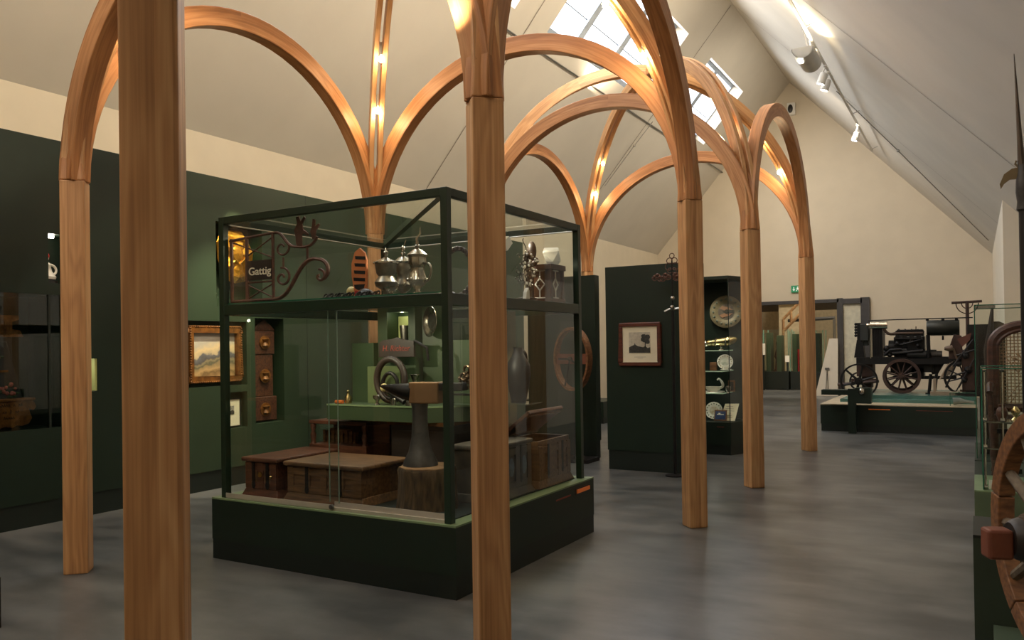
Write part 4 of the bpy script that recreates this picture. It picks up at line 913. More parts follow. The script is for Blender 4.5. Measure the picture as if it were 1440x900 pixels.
g = bmnew(); box(g, -.07, .16, -.055, .055, 0, .15, T); obj('body', g, mat('warm anvil block', (128, 98, 68), .5, .4, var=.15), t, bev=.008)
g = bmnew(); hp = [ao+ax*x+Z*z for x, z in ((-.06,.075),(-.14,.085),(-.22,.1),(-.29,.115),(-.33,.122))]; tube(g, hp, [.066, .056, .038, .018, .005], 14); obj('horn', g, M['iron'], t, smooth=True)
g = bmnew(); box(g, .16, .34, -.045, .045, .09, .145, T); obj('heel', g, M['iron'], t, bev=.006)
# ---- carved group with curled leaves on a plate (right of the anvil)
t = thing('carved_ornament', 'dark carved tangle of leaves and berries on a thin plate beside the front corner post', 'carving', (-3.42, 5.02, CZ))
cx_, cy2 = -3.30, 5.12
t.location = (cx_, cy2, 1.156)
g = bmnew(); cyl(g, (cx_, cy2, 1.156), (cx_, cy2, 1.235), .03); box(g, cx_-.2, cx_+.16, cy2-.06, cy2+.06, 1.235, 1.245); obj('base_plate', g, M['iron'], t)
g = bmnew(); rnd = random.Random(3)
for k in range(22):
    h = rnd.random(); x = cx_-.02+rnd.uniform(-.13, .13)*(1.1-h); p = Vector((x, cy2+rnd.uniform(-.04, .04), 1.26+h*.2))
    tube(g, spiral(p, .012, .035, 0, rnd.uniform(3, 6), X, Z, 12), .010, 6)
for k in range(10): ball(g, (cx_+rnd.uniform(-.12, .12), cy2-.03, 1.26+rnd.uniform(0, .12)), .02, 8, 6)
obj('leaf_scrolls', g, mat('dark bronze', (96, 80, 64), .35, .8, var=.3, scale=20), t, smooth=True)
# ---- chests on the showcase floor
def chest(name, label, x0, x1, y0, y1, h, m, lid=True, over=.03, panels=3, face='-Y', mtl='iron', rot=0, feet=True, open_=False):
    cx0, cy0 = (x0+x1)/2, (y0+y1)/2
    t = thing(name, label, 'chest', (cx0, cy0, FLO)); T = rotz((cx0, cy0, FLO), rot); hx, hy = (x1-x0)/2, (y1-y0)/2
    g = bmnew()
    if open_:
        th = .025
        box(g, -hx, hx, -hy, -hy+th, .03, h, T); box(g, -hx, hx, hy-th, hy, .03, h, T); box(g, -hx, -hx+th, -hy+th, hy-th, .03, h, T); box(g, hx-th, hx, -hy+th, hy-th, .03, h, T); box(g, -hx+th, hx-th, -hy+th, hy-th, .03, .06, T)
    else: box(g, -hx, hx, -hy, hy, .03, h-.035, T)
    obj('chest_body', g, m, t, bev=.004)
    if not open_:
        g = bmnew(); box(g, -hx-over, hx+over, -hy-over, hy+over, h-.035, h, T); l = obj('lid', g, m, t, bev=.012)
    g = bmnew(); frustum(g, 0, (hx+.03, hy+.03), .06, (hx+.004, hy+.004), T=T); obj('plinth_mould', g, m, t, bev=.004)
    g = bmnew(); e = .012
    if face == '-Y':
        for i in range(panels+1):
            x = -hx+(2*hx-.06)*i/panels+.03; box(g, x-.03, x+.03, -hy-e, -hy, .06, h-.04, T)
        for z in (.06, h-.10): box(g, -hx, hx, -hy-e*.8, -hy, z, z+.05, T)
    else:
        for i in range(panels+1):
            y = -hy+(2*hy-.06)*i/panels+.03; box(g, hx, hx+e, y-.03, y+.03, .06, h-.04, T)
        for z in (.06, h-.10): box(g, hx, hx+e*.8, -hy, hy, z, z+.05, T)
    obj('stiles', g, m, t, bev=.003)
    g = bmnew()
    for i in range(2):
        q = (-.45+.9*i)
        if face == '-Y': box(g, hx*q-.015, hx*q+.015, -hy-e-.004, -hy-e, h*.3, h-.03, T); ball(g, T @ Vector((hx*q, -hy-e-.003, h*.3)), .022, 8, 5, (1, .3, 1.4))
        else: box(g, hx+e, hx+e+.004, hy*q-.015, hy*q+.015, h*.3, h-.03, T); ball(g, T @ Vector((hx+e+.003, hy*q, h*.3)), .022, 8, 5, (.3, 1, 1.4))
    obj('iron_straps', g, M[mtl], t)
    return t, T, hx, hy
t, T, hx, hy = chest('carved_chest', 'long red brown chest with carved end at the left of the showcase floor', -4.93, -4.60, 4.36, 5.0, .30, M['chestred'], panels=2)
g = bmnew(); cyl(g, T @ Vector((0, -hy-.02, .17)), T @ Vector((0, -hy-.012, .17)), .022); ball(g, T @ Vector((hx*.7, -hy-.016, .16)), .012, 8, 5); obj('lock_plate', g, M['brass'], t)
g = bmnew(); 
for k in range(5): box(g, -hx+.05+k*.05, -hx+.075+k*.05, -hy-.008, -hy, .09, .23, T)
obj('carved_flutes', g, M['chestwood'], t)
chest('oak_chest', 'broad worn oak chest with iron straps in the front middle of the showcase floor', -4.50, -3.78, 4.38, 4.88, .29, M['chestwood'], panels=4)
t, T, hx, hy = chest('painted_chest', 'flat topped chest with painted panels behind the front corner, under the oak post', -3.34, -3.02, 4.86, 5.47, .41, mat('painted chest', (92, 84, 70), .5, rgb2=(52, 48, 46), scale=8), panels=3, face='X', over=.02)
g = bmnew()
for k in range(3):
    y = -hy+.12+k*.19; ball(g, T @ Vector((hx+.006, y, .22)), .04, 10, 6, (.2, 1, 1.8))
obj('painted_panels', g, mat('blue grey panel', (84, 96, 110), .5, var=.3, scale=25), t)
t, T, hx, hy = chest('open_chest', 'small carved chest with its lid raised at the showcase back right', -3.34, -3.0, 5.56, 6.12, .37, M['chestwood'], panels=3, face='X', open_=True)
g = bmnew(); L_ = Matrix.Translation((-3.34, 5.84, FLO+.37)) @ Matrix.Rotation(-math.radians(38), 4, 'Y'); box(g, 0, .36, -.30, .30, 0, .03, L_); lid = obj('lid', g, M['chestred'], t, bev=.006)
g = bmnew(); box(g, .03, .05, -.28, .28, -.012, 0, L_); box(g, .31, .33, -.28, .28, -.012, 0, L_); obj('lid_battens', g, M['chestwood'], lid)
# dresser with turned bars and the dark cupboard behind the chests
t = thing('carved_dresser', 'dark red dresser with open carved gallery behind the oak chest', 'dresser', (-4.64, 5.22, FLO))
g = bmnew(); box(g, -4.95, -4.32, 5.06, 5.38, 1.0-.03, 1.0); box(g, -4.95, -4.32, 5.06, 5.38, FLO, .80); box(g, -4.95, -4.32, 5.36, 5.38, .80, .97); obj('carcass', g, M['chestred'], t, bev=.004)
for x in (-4.92, -4.35):
    g = bmnew(); lathe(g, [(0,0),(.025,0),(.018,.03),(.028,.07),(.015,.11),(.026,.15),(.022,.17),(0,.17)], (x, 5.08, .80), 14); obj('turned_post', g, M['chestred'], t, smooth=True)
g = bmnew(); box(g, -4.90, -4.54, 5.18, 5.22, .80, .90)
for i in range(7): box(g, -4.89+i*.05, -4.865+i*.05, 5.165, 5.18, .81, .91)
ball(g, (-4.72, 5.2, .90), .06, 12, 6, (2.4, .6, .6)); obj('carved_gallery', g, M['chestwood'], t)
t = thing('black_cupboard', 'black wooden cupboard under the green counter beside the tree stump', 'cupboard', (-3.75, 5.22, FLO))
g = bmnew(); box(g, -4.03, -3.5, 5.02, 5.44, FLO, 1.0); obj('carcass', g, M['darkwood'], t, bev=.006)
for i in range(2):
    g = bmnew(); box(g, -4.01+i*.26, -3.77+i*.26, 5.005, 5.02, FLO+.06, .96); d = obj('door', g, M['darkwood'], t, bev=.004)
    g = bmnew(); ball(g, (-3.79+i*.05, 4.998, .74), .013, 8, 6); obj('knob', g, M['brass'], d)
g = bmnew(); box(g, -4.05, -3.48, 5.0, 5.45, 1.0, 1.028); obj('polished_top', g, mat('polished top', (90, 60, 36), .15, var=.1), t)
# dark jug on right
t = thing('dark_jug', 'tall dark shouldered jug between the glass shelves at the back of the showcase', 'jug', (-3.3, 5.62, CZ))
g = bmnew(); box(g, -3.358, -3.06, 5.5, 5.75, 1.14, 1.152); solo('side_shelf', g, M['glass'], 'small clear shelf carrying the dark jug inside the showcase', 'shelf', loc=(-3.2, 5.62, 1.14))
t.location = (-3.2, 5.62, 1.153); g = bmnew(); lathe(g, [(0,0),(.06,0),(.08,.1),(.1,.22),(.095,.3),(.05,.38),(.035,.42),(.04,.44),(0,.44)], (-3.2, 5.62, 1.153), 22); obj('body', g, M['blackpaint'], t, smooth=True)
g = bmnew(); tube(g, bez((-3.2,5.66,1.57),(-3.2,5.78,1.58),(-3.2,5.78,1.44),(-3.2,5.71,1.40)), .012, 8); obj('jug_handle', g, M['leather'], t, smooth=True)

# ================================================================== UPPER SHELF OF THE SHOWCASE
US = 1.9705
# hanging iron inn sign with lettering
sy_ = 4.305
t = thing('iron_sign_bracket', 'rusty wrought iron sign bracket with a dark board lettered in white, upper showcase left', 'sign', (-4.7, sy_, US))
g = bmnew(); r = .011
# lattice end, two stiles, top rail flowing into an S scroll
tube(g, [(-4.985, sy_, US+.012), (-4.985, sy_, 2.47)], .013, 6); tube(g, [(-4.84, sy_, US+.012), (-4.84, sy_, 2.47)], .013, 6); tube(g, [(-4.60, sy_, US+.012), (-4.60, sy_, 2.48)], r, 6)
tube(g, [(-5.0, sy_, 2.455), (-4.72, sy_, 2.475), (-4.60, sy_, 2.48)]+bez((-4.58, sy_, 2.48), (-4.50, sy_, 2.49), (-4.50, sy_, 2.37), (-4.40, sy_, 2.36), 10)+bez((-4.38, sy_, 2.358), (-4.3, sy_, 2.34), (-4.24, sy_, 2.36), (-4.22, sy_, 2.42), 8), r, 6)
tube(g, [(-4.99, sy_, US+.012), (-4.6, sy_, US+.012)]+bez((-4.58, sy_, US+.014), (-4.42, sy_, US+.01), (-4.40, sy_, 2.27), (-4.24, sy_, 2.26), 12)+bez((-4.22, sy_, 2.255), (-4.13, sy_, 2.25), (-4.10, sy_, 2.15), (-4.17, sy_, 2.11), 10), .014, 6)
tube(g, [(-4.84, sy_, 2.12), (-4.6, sy_, 2.12)], .008, 6)
for a, b in (((-4.83, 2.1), (-4.61, 2.0)), ((-4.83, 2.0), (-4.61, 2.1)), ((-4.97, 2.44), (-4.61, 2.30)), ((-4.83, 2.33), (-4.61, 2.45))): tube(g, [(a[0], sy_+.004, a[1]), (b[0], sy_+.004, b[1])], .006, 5)
tube(g, spiral((-4.52, sy_, 2.36), .02, .065, .5, 6.8, X, Z), .008, 5); tube(g, [(-4.51, sy_, 2.29), (-4.51, sy_, 2.22)], .008, 5); tube(g, spiral((-4.52, sy_, 2.14), .012, .075, 0, 8, X, Z), .009, 5)
tube(g, [(-4.30, sy_, 2.35), (-4.30, sy_, 2.255)], .009, 5); tube(g, spiral((-4.2, sy_, 2.13), .01, .05, 2, 8, X, Z), .01, 5)
obj('scrollwork', g, M['rustiron'], t)
g = bmnew(); prism(g, [(-.02,-.0),(.02,0),(.018,.08),(.03,.09),(.07,.07),(.075,.085),(.03,.12),(.022,.16),(.05,.2),(.04,.215),(.01,.18),(-.005,.22),(-.03,.215),(-.02,.17),(-.045,.12),(-.035,.07),(-.03,.02)], .008, facing((-4.36, sy_, 2.36), X, Z))
prism(g, [(-.012,0),(.012,0),(.018,.06),(.05,.1),(.04,.11),(.01,.09),(.012,.14),(-.008,.15),(-.016,.09),(-.03,.06)], .008, facing((-4.24, sy_, 2.40), X, Z)); obj('cutout_figures', g, M['rustiron'], t)
g = bmnew(); box(g, -4.83, -4.61, sy_-.012, sy_-.004, 2.135, 2.285); bd = obj('board', g, mat('sign board black', (44, 34, 30), .5), t)
g = bmnew(); lettering(g, 'Gattig', facing((-4.712, sy_-.013, 2.20), X, Z), .083, .0015); obj('lettering', g, M['letter'], bd)
for m_2 in (list(t.children)+list(bd.children)):
    for v in m_2.data.vertices: v.co.x = (v.co.x-4.7+4.985)*1.17-5.005+4.7
# striped guild shield
t = thing('striped_shield', 'painted guild shield with black and orange stripes and a red foot on the upper shelf', 'shield', (-4.12, 4.72, US))
T = facing((-4.05, 4.70, US), X, Vector((0, .04, 1)))
ol = [(-.04,0),(.07,0),(.075,.08),(.07,.3),(.05,.36),(.0,.4),(-.05,.37),(-.08,.28),(-.075,.18),(-.055,.1)]
g = bmnew(); prism(g, ol, .02, T); obj('panel', g, M['orange'], t, bev=.004)
g = bmnew()
for k in range(4): prism(g, [(-.05+.004*k,.15+k*.055),(.06,.14+k*.055),(.06,.165+k*.055),(-.055+.004*k,.175+k*.055)], .022, T)
prism(g, [(-.05,.12),(.06,.12),(.05,.09),(.0,.075),(-.035,.09)], .022, T); obj('black_stripes', g, M['blackpaint'], t)
g = bmnew(); prism(g, [(-.035,.005),(.065,.005),(.067,.07),(.03,.06),(-.03,.075),(-.045,.06)], .022, T); obj('red_foot', g, M['red'], t)
g = bmnew(); ball(g, T @ Vector((-.09, .07, .0)), .04, 12, 8); cyl(g, T @ Vector((-.09, .07, 0)), T @ Vector((-.05, .07, 0)), .01); obj('side_knob', g, M['bone'], t, smooth=True)
# guild cups
t = thing('lidded_pokal', 'squat pewter guild cup with flat lid, leftmost of the three on the upper shelf', 'cup', (-3.735, 4.62, US), 'guild cups on the upper shelf')
c = (-3.735, 4.62, US)
g = bmnew(); lathe(g, [(0,0),(.06,0),(.055,.012),(.022,.03),(.025,.055),(.075,.085),(.085,.115),(.06,.15),(.055,.16),(.07,.18),(.08,.235),(.082,.25),(0,.25)], c, 26); obj('cup_body', g, M['pewter'], t, smooth=True)
g = bmnew(); lathe(g, [(0,.25),(.095,.25),(.095,.262),(.06,.275),(.03,.29),(.012,.30),(.016,.315),(.02,.335),(.008,.35),(0,.375)], c, 26); obj('lid', g, M['silver'], t, smooth=True)
def pokal(nm, c, s, label, fin):
    t = thing(nm, label, 'cup', c, 'guild cups on the upper shelf')
    g = bmnew(); lathe(g, [(r_*s, z_*s) for r_, z_ in ((0,0),(.06,0),(.055,.015),(.02,.03),(.02,.05),(.05,.075),(.07,.11),(.055,.15),(.045,.18),(.05,.2),(.065,.235),(.06,.27),(0,.27))], c, 26); obj('cup_body', g, M['pewter' if fin else 'silver'], t, smooth=True)
    g = bmnew(); lathe(g, [(r_*s, z_*s) for r_, z_ in ((0,.27),(.07,.27),(.075,.285),(.05,.305),(.03,.32),(.012,.33),(.018,.35),(0,.37))], c, 26); l = obj('lid', g, M['silver'], t, smooth=True)
    g = bmnew(); C_ = Vector(c)
    if fin: ball(g, C_+Z*.385*s, .016, 10, 6, (1, 1, 1.6)); tube(g, [C_+Z*.39*s, C_+Vector((.03, 0, .45*s))], .004, 5)
    else: tube(g, [C_+Z*.36*s, C_+Vector((.0, 0, .40*s)), C_+Vector((.03, 0, .43*s)), C_+Vector((.028, 0, .48*s))], [.014, .01, .007, .003], 6)
    obj('finial', g, M['silver'], l, smooth=True)
    g = bmnew()
    for k in range(8): ball(g, C_+Vector((math.cos(k*PI/4)*.066*s, math.sin(k*PI/4)*.066*s, .112*s)), .014, 8, 5)
    obj('embossed_bosses', g, M['silver'], t, smooth=True)
    g = bmnew(); tube(g, bez(C_+Vector((.05*s,0,.22*s)), C_+Vector((.15*s,0,.25*s)), C_+Vector((.13*s,0,.1*s)), C_+Vector((.06*s,0,.09*s))), .008, 6); obj('handle', g, M['pewter'], t, smooth=True)
pokal('covered_goblet', (-3.745, 4.84, US), 1.0, 'tall dark pewter covered goblet, middle of the three on the upper shelf', True)
pokal('covered_flagon', (-3.42, 4.58, US), 1.02, 'bright silver covered flagon with curved finial, rightmost of the three', False)
t = thing('oval_frame', 'large dark oval wreath frame standing behind the guild cups', 'wreath', (-3.32, 4.95, US)); g = bmnew(); tube(g, oval((-3.32, 4.95, US+.19), .13, .175, .02), .018, 8, closed=True)
for k in range(24): ball(g, oval((-3.32, 4.95, US+.19), .13, .175, 0, 24)[k]+Y*-.012, .02, 6, 4)
obj('wreath_ring', g, M['leather'], t, smooth=True); g = bmnew(); box(g, -3.38, -3.26, 4.92, 4.98, US, US+.02); obj('stand', g, M['blackpaint'], t)
g = bmnew()
for k in range(22): tube(g, circle((-4.16+k*.024+0.003*math.sin(k), 4.44+.02*math.sin(k*1.7), US+.0235), .018, (1, .3*math.sin(k), .1), (0, .5, .86), 10), .0055, 5, closed=True)
solo('guild_chain', g, M['iron'], 'long dark chain laid along the upper shelf before the guild cups', 'chain', loc=(-3.9, 4.44, US))
t = thing('dark_helmet', 'low dark domed piece lying between the striped shield and the squat cup', 'ornament', (-3.96, 4.66, US)); g = bmnew(); lathe(g, [(0,0),(.072,0),(.07,.02),(.056,.05),(.025,.07),(0,.075)], (-3.875, 4.555, US), 22); obj('dome', g, M['blackpaint'], t, smooth=True)
vase('small_silver_bowl', 'small silver bowl on the upper shelf right of the guild cups', 'bowl', [(0,0),(.03,0),(.015,.012),(.03,.03),(.05,.05),(.052,.06),(.045,.06),(0,.03)], (-3.55, 4.44, US), M['silver'])
# right hand group: lantern, paper crystals, filigree crown
lx, ly = -3.16, 6.04
t = thing('leaded_lantern', 'brown box lantern with white diamond leading at the upper right of the showcase', 'lantern', (lx, ly, US))
g = bmnew()
for dx in (-.1, .1):
    for dy in (-.115, .115): box(g, lx+dx-.014, lx+dx+.014, ly+dy-.014, ly+dy+.014, US, US+.30)
box(g, lx-.12, lx+.12, ly-.135, ly+.135, US, US+.03); box(g, lx-.125, lx+.125, ly-.14, ly+.14, US+.27, US+.315); obj('wood_frame', g, M['chairwood'], t, bev=.004)
g = bmnew(); box(g, lx-.09, lx+.09, ly-.10, ly+.10, US+.03, US+.27); obj('brown_panes', g, mat('brown leaded pane', (74, 48, 34), .3, var=.2), t)
g = bmnew()
for f, o_, d_ in ((Y, Vector((lx+.094, ly, US+.15)), 1), (X, Vector((lx, ly-.104, US+.15)), 1)):
    for a, b in (((0,.115),(0,.05)),((0,.05),(.045,0)),((0,.05),(-.045,0)),((.045,0),(0,-.05)),((-.045,0),(0,-.05)),((0,-.05),(0,-.115)),((-.05,-.115),(.05,-.115)),((-.05,.115),(.05,.115))): tube(g, [o_+f*a[0]+Z*a[1], o_+f*b[0]+Z*b[1]], .0065, 5)
obj('white_leading', g, M['paperwhite'], t)
def crystal(name, c, s, label, seed):
    g = bmnew(); r_ = random.Random(seed)
    for k in range(14): g.verts.new((0, 0, 0))
    for v in g.verts:
        d = Vector((r_.uniform(-1, 1), r_.uniform(-1, 1), r_.uniform(-1, 1))).normalized(); v.co = Vector(c)+Vector((d.x*s[0], d.y*s[1], d.z*s[2]))
    bmesh.ops.convex_hull(g, input=g.verts); 
    return solo(name, g, M['crystal'], label, 'paper star', loc=c)
crystal('folded_paper_star', (lx+.02, ly+.06, US+.40), (.08, .13, .11), 'white folded paper star resting on top of the leaded lantern', 5)
crystal('folded_paper_star', (-3.2, 5.44, US+.445), (.07, .12, .07), 'white folded paper star half hidden behind the near oak post, upper showcase', 9)
g = bmnew(); cyl(g, (-3.2, 5.44, US), (-3.2, 5.44, US+.39), .008, n=8); lathe(g, [(0,0),(.05,0),(.05,.008),(0,.01)], (-3.2, 5.44, US), 16); solo('wire_stand', g, M['iron'], 'thin black wire stand under the half hidden paper star', 'stand', loc=(-3.2, 5.44, US))
fx, fy = -3.14, 5.66
t = thing('filigree_crown', 'dark filigree bridal crown with dangling pearls left of the leaded lantern', 'crown', (fx, fy, US))
g = bmnew(); r_ = random.Random(11)
for k in range(34):
    h = r_.random(); p = Vector((fx+r_.uniform(-.05, .05), fy+r_.uniform(-.13, .13)*(1-.45*h), US+.12+h*.27)); tube(g, spiral(p, .006, .03, r_.uniform(0, 6), r_.uniform(6, 10), Y, Z, 12), .0045, 5)
for k in range(5): tube(g, [(fx, fy-.1+.05*k, US+.02), (fx, fy-.06+.03*k, US+.2), (fx, fy, US+.4)], .004, 5)
tube(g, bez((fx,fy,US+.4),(fx,fy+.05,US+.44),(fx,fy-.08,US+.47),(fx,fy-.03,US+.5)), .004, 5); obj('wirework', g, mat('tarnished silver wire', (88, 84, 74), .35, .8, var=.3), t)
g = bmnew()
for k in range(16): ball(g, (fx+.05, fy+r_.uniform(-.12, .12), US+r_.uniform(.1, .36)), .011, 8, 5)
for k in range(3): ball(g, (fx+.04, fy-.06+k*.03, US+.13), .01, 8, 5, (1, 1, 2))
obj('pearls', g, M['white'], t, smooth=True)
g = bmnew(); lathe(g, [(0,0),(.09,0),(.085,.02),(.03,.03),(0,.03)], (fx, fy, US), 22); obj('base', g, M['blackpaint'], t)
g = bmnew(); ball(g, (lx-.02, 5.84, US+.42), .05, 10, 8, (.8, .8, 1.7)); tube(g, [(lx-.02, 5.84, US), (lx-.02, 5.84, US+.4)], .014, 6)
for k in range(9): ball(g, (lx-.02+r_.uniform(-.04,.04), 5.84+r_.uniform(-.05,.03), US+r_.uniform(.2,.4)), .028, 8, 5)
solo('dark_bouquet', g, M['leather'], 'dark dried bouquet standing between crown and lantern', 'bouquet', loc=(lx-.02, 5.84, US), smooth=True)
g = bmnew(); prism(g, [(-.03,0),(.03,0),(.025,.06),(.01,.085),(-.02,.05)], .03, facing((-3.02, 5.42, US), Y, Z)); solo('white_card', g, M['paperwhite'], 'little white card at the shelf edge below the filigree crown', 'card', loc=(-3.02, 5.42, US))
# ================================================================== FAR PLATFORM WITH THE ENGINE WAGON
ex0, ex1, ey0, ey1 = -2.46, .36, 15.35, 18.4
ex1 = XR-.02; YP = 15.35
t = thing('exhibit_platform', 'low dark green platform with pale edge under the black engine wagon', 'platform', (-1.2, YP, 0))
g = bmnew(); box(g, ex0, 0.0, YP, ey1, .13, .47); obj('platform_body', g, M['green'], t)
g = bmnew(); box(g, ex0+.01, -.01, YP+.01, ey1-.01, 0, .13); obj('skirting', g, M['greendark'], t)
g = bmnew(); box(g, ex0, 0.0, YP, ey1, .47, .487); obj('top_board', g, mat('pale platform top', (176, 160, 132), .5), t)
g = bmnew(); box(g, ex0+.25, -.02, YP+.62, ey1-.02, .487, .54); box(g, ex0+.4, -.02, YP+.95, ey1-.02, .54, .60); obj('raised_step', g, M['tealglass'], t)
g = bmnew(); box(g, ex0+.8, ex0+1.15, YP-.003, YP+.001, .40, .415); obj('copper_slot', g, M['copper'], t)
g = bmnew(); box(g, ex0+1.55, ex0+2.1, YP-.003, YP+.001, .40, .406); obj('red_slot', g, M['letterred'], t)
# push button stand in front
t = thing('control_stand', 'dark green stand with a round silver knob at the front of the engine platform', 'stand', (-2.0, 15.1, 0))
ky = 15.05
a = at(1193, 606, y=ky); b = at(1201, 547, y=ky); c = at(1225, 568, y=ky); d = at(1224, 545, y=ky); e = at(1155, 555, y=ky)
g = bmnew(); box(g, a.x, b.x+.02, ky, ky+.12, 0, b.z); obj('stem', g, M['green'], t)
g = bmnew(); box(g, b.x+.02, c.x, ky, ky+.2, c.z, b.z+.02); bxk = obj('control_box', g, M['green'], t)
kn = at(1212, 551, y=ky); g = bmnew(); lathe(g, [(0,0),(.055,0),(.06,.01),(.04,.05),(0,.065)], (0,0,0), 20, Matrix.Translation((kn.x, ky, kn.z)) @ Matrix.Rotation(PI/2, 4, 'X')); obj('knob', g, M['silver'], bxk, smooth=True)
g = bmnew(); box(g, e.x, a.x, ky, ky+.25, e.z, b.z-.02); obj('side_shelf', g, M['green'], t)
# ---- engine wagon
WY = 16.95; WF = .6005
def P(u, v, y=WY): return at(u, v, y=y)
def bxuv(g, u0, v0, u1, v1, ya, yb, ym=None):
    A, B = P(u0, v0, ym or ya), P(u1, v1, ym or ya); box(g, A.x, B.x, ya, yb, B.z, A.z); return g
t = wag = thing('engine_wagon', 'black stationary engine mounted on an iron wagon on the far platform', 'engine', (-1.2, WY+.3, WF))
yA, yB = WY, WY+.75
g = bmnew(); bxuv(g, 1204, 503, 1352, 512, yA, yA+.09); bxuv(g, 1204, 503, 1352, 512, yB-.09, yB, yA)
for u in (1206, 1250, 1300, 1347): bxuv(g, u, 504, u+4, 511, yA+.09, yB-.09, yA)
obj('chassis', g, M['irond'], t)
def wheel(nm, c, r, rw, th, ns, m, hub, parent, sp=.014, n=36, axis=None):
    """spoked wheel in the xz plane"""
    g = bmnew(); A = []
    for i in range(n):
        d = X*math.cos(2*PI*i/n)+Z*math.sin(2*PI*i/n)
        A.append([g.verts.new(c+d*rr+Y*q) for rr, q in ((r, -th/2), (r, th/2), (r-rw, th/2), (r-rw, -th/2))])
    for i in range(n):
        for k in range(4): g.faces.new((A[i][k], A[(i+1) % n][k], A[(i+1) % n][(k+1) % 4], A[i][(k+1) % 4]))
    w = obj(nm, g, m, parent, smooth=True, sharp=30)
    g = bmnew()
    for i in range(ns):
        d = X*math.cos(2*PI*i/ns+.3)+Z*math.sin(2*PI*i/ns+.3); tube(g, [c+d*hub*.6, c+d*(r-rw*.6)], [sp*1.2, sp*.8], 6)
    obj('spokes', g, m, w)
    g = bmnew(); cyl(g, c-Y*(th*.9), c+Y*(th*.9), hub, n=16); cyl(g, c-Y*(th*1.4), c-Y*(th*.9), hub*.6, n=12); obj('hub', g, m, w, smooth=True)
    return w
c = P(1208.5, 536, WY-.05); rr_ = c.z-WF
c = P(1208, 536, 16.1); rr_ = c.z-.5405; c += Y*0
wheel('front_wheel', c, rr_, .03, .06, 6, M['irond'], .07, t, sp=.022)
c = P(1208.5, 536, WY+.8); rr_ = c.z-WF
wheel('front_wheel', c, rr_, .03, .06, 6, M['irond'], .07, t, sp=.022)
c = P(1268, 529, WY-.05); r2 = c.z-WF
wheel('rear_wheel', c, r2, .055, .08, 12, M['rust'], .06, t, sp=.016)
wheel('rear_wheel', c+Y*.85-X*.06, r2, .055, .08, 12, M['rust'], .06, t, sp=.016)
g = bmnew(); c1 = P(1208.5, 536); cyl(g, Vector((c1.x, 16.0, c1.z)), c1+Y*.8, .035); c2 = P(1268, 529); cyl(g, c2-Y*.1, c2+Y*.8, .035); obj('axles', g, M['irond'], t)
g = bmnew(); bxuv(g, 1203, 512, 1226, 530, yA+.15, yB-.1, yA); bxuv(g, 1196, 533, 1232, 539, yA+.1, yA+.2, yA); bxuv(g, 1210, 528, 1224, 546, yA+.2, yB-.2, yA); tube(g, [P(1178, 541), P(1236, 536)], .03, 8); obj('turntable', g, M['rust'], t)
g = bmnew(); A = P(1205, 478); B = P(1202, 503)
prism(g, [(P(1204,478).x, P(1204,478).z), (P(1212,478).x, P(1212,478).z), (P(1215,503).x, P(1215,503).z), (P(1200,503).x, P(1200,503).z)], .25, facing((0, yA+.35, 0), X, Z)); bxuv(g, 1204, 454, 1209, 478, yA+.1, yA+.3, yA)
for k in range(5): ball(g, P(1203.5, 456+k*4, yA+.2), .03, 8, 5)
obj('chimney_stand', g, M['irond'], t)
g = bmnew(); bxuv(g, 1209, 456, 1221, 479, yA+.05, yA+.4, yA); bxuv(g, 1213, 479, 1220, 486, yA+.12, yA+.3, yA); obj('fuel_box', g, mat('green grey iron', (44, 48, 46), .5, .2), t, bev=.01)
g = bmnew(); bxuv(g, 1226, 461, 1241, 503, yA+.02, yA+.6, yA)
for k in range(6): bxuv(g, 1226.5+k*2.4, 464, 1227.6+k*2.4, 500, yA+.005, yA+.02, yA)
obj('radiator', g, M['irond'], t, bev=.008)
g = bmnew(); tube(g, [P(1224.3, 463), P(1224.3, 504)], .012, 8); obj('silver_pipe', g, M['silver'], t)
g = bmnew(); a, b = P(1224, 457), P(1248, 457); cyl(g, a, b, .075, n=20); cyl(g, a-X*.07, a, .03); obj('muffler', g, M['silver'], t, smooth=True)
g = bmnew(); tube(g, bez(P(1242, 460), P(1246, 470), P(1252, 471), P(1258, 469))+[P(1298, 468.5)], .028, 10); obj('exhaust_pipe', g, mat('burnt pipe', (70, 54, 44), .5, .5), t, smooth=True)
g = bmnew(); bxuv(g, 1256, 474, 1300, 503, yA+.1, yA+.55, yA); bxuv(g, 1258, 465, 1298, 474, yA+.14, yA+.5, yA); bxuv(g, 1260, 463.5, 1297, 466, yA+.12, yA+.52, yA); obj('engine_block', g, M['irond'], t, bev=.012)
for k in range(4):
    g = bmnew(); cyl(g, P(1262+k*10, 474, yA+.1), P(1262+k*10, 474, yA-.02), .04); obj('exhaust_port', g, M['iron'], t, smooth=True)
    g = bmnew(); ball(g, P(1264+k*9, 464, yA+.2), .022, 8, 5); obj('head_nut', g, M['iron'], t, smooth=True)
for pts_, r in (([P(1257, 476, yA), P(1296, 476, yA)], .022), ([P(1258, 485, yA+.05), P(1270, 484, yA), P(1297, 477, yA)], .016), ([P(1288, 464, yA+.3), P(1288, 459, yA+.3)], .008), ([P(1243, 500, yA), P(1252, 492, yA-.03), P(1268, 491, yA-.03)], .025), ([P(1255, 497, yA-.02), P(1298, 493, yA-.02)], .03)):
    g = bmnew(); tube(g, pts_, r, 8); obj('engine_pipe', g, M['iron'], t, smooth=True)
for u, v, r in ((1262,483,.04),(1272,483,.03),(1281,479,.035),(1291,486,.04),(1247,490,.06),(1251,499,.05)):
    g = bmnew(); ball(g, P(u, v, yA+.02), r, 10, 6); obj('cover_boss', g, M['iron'], t, smooth=True)
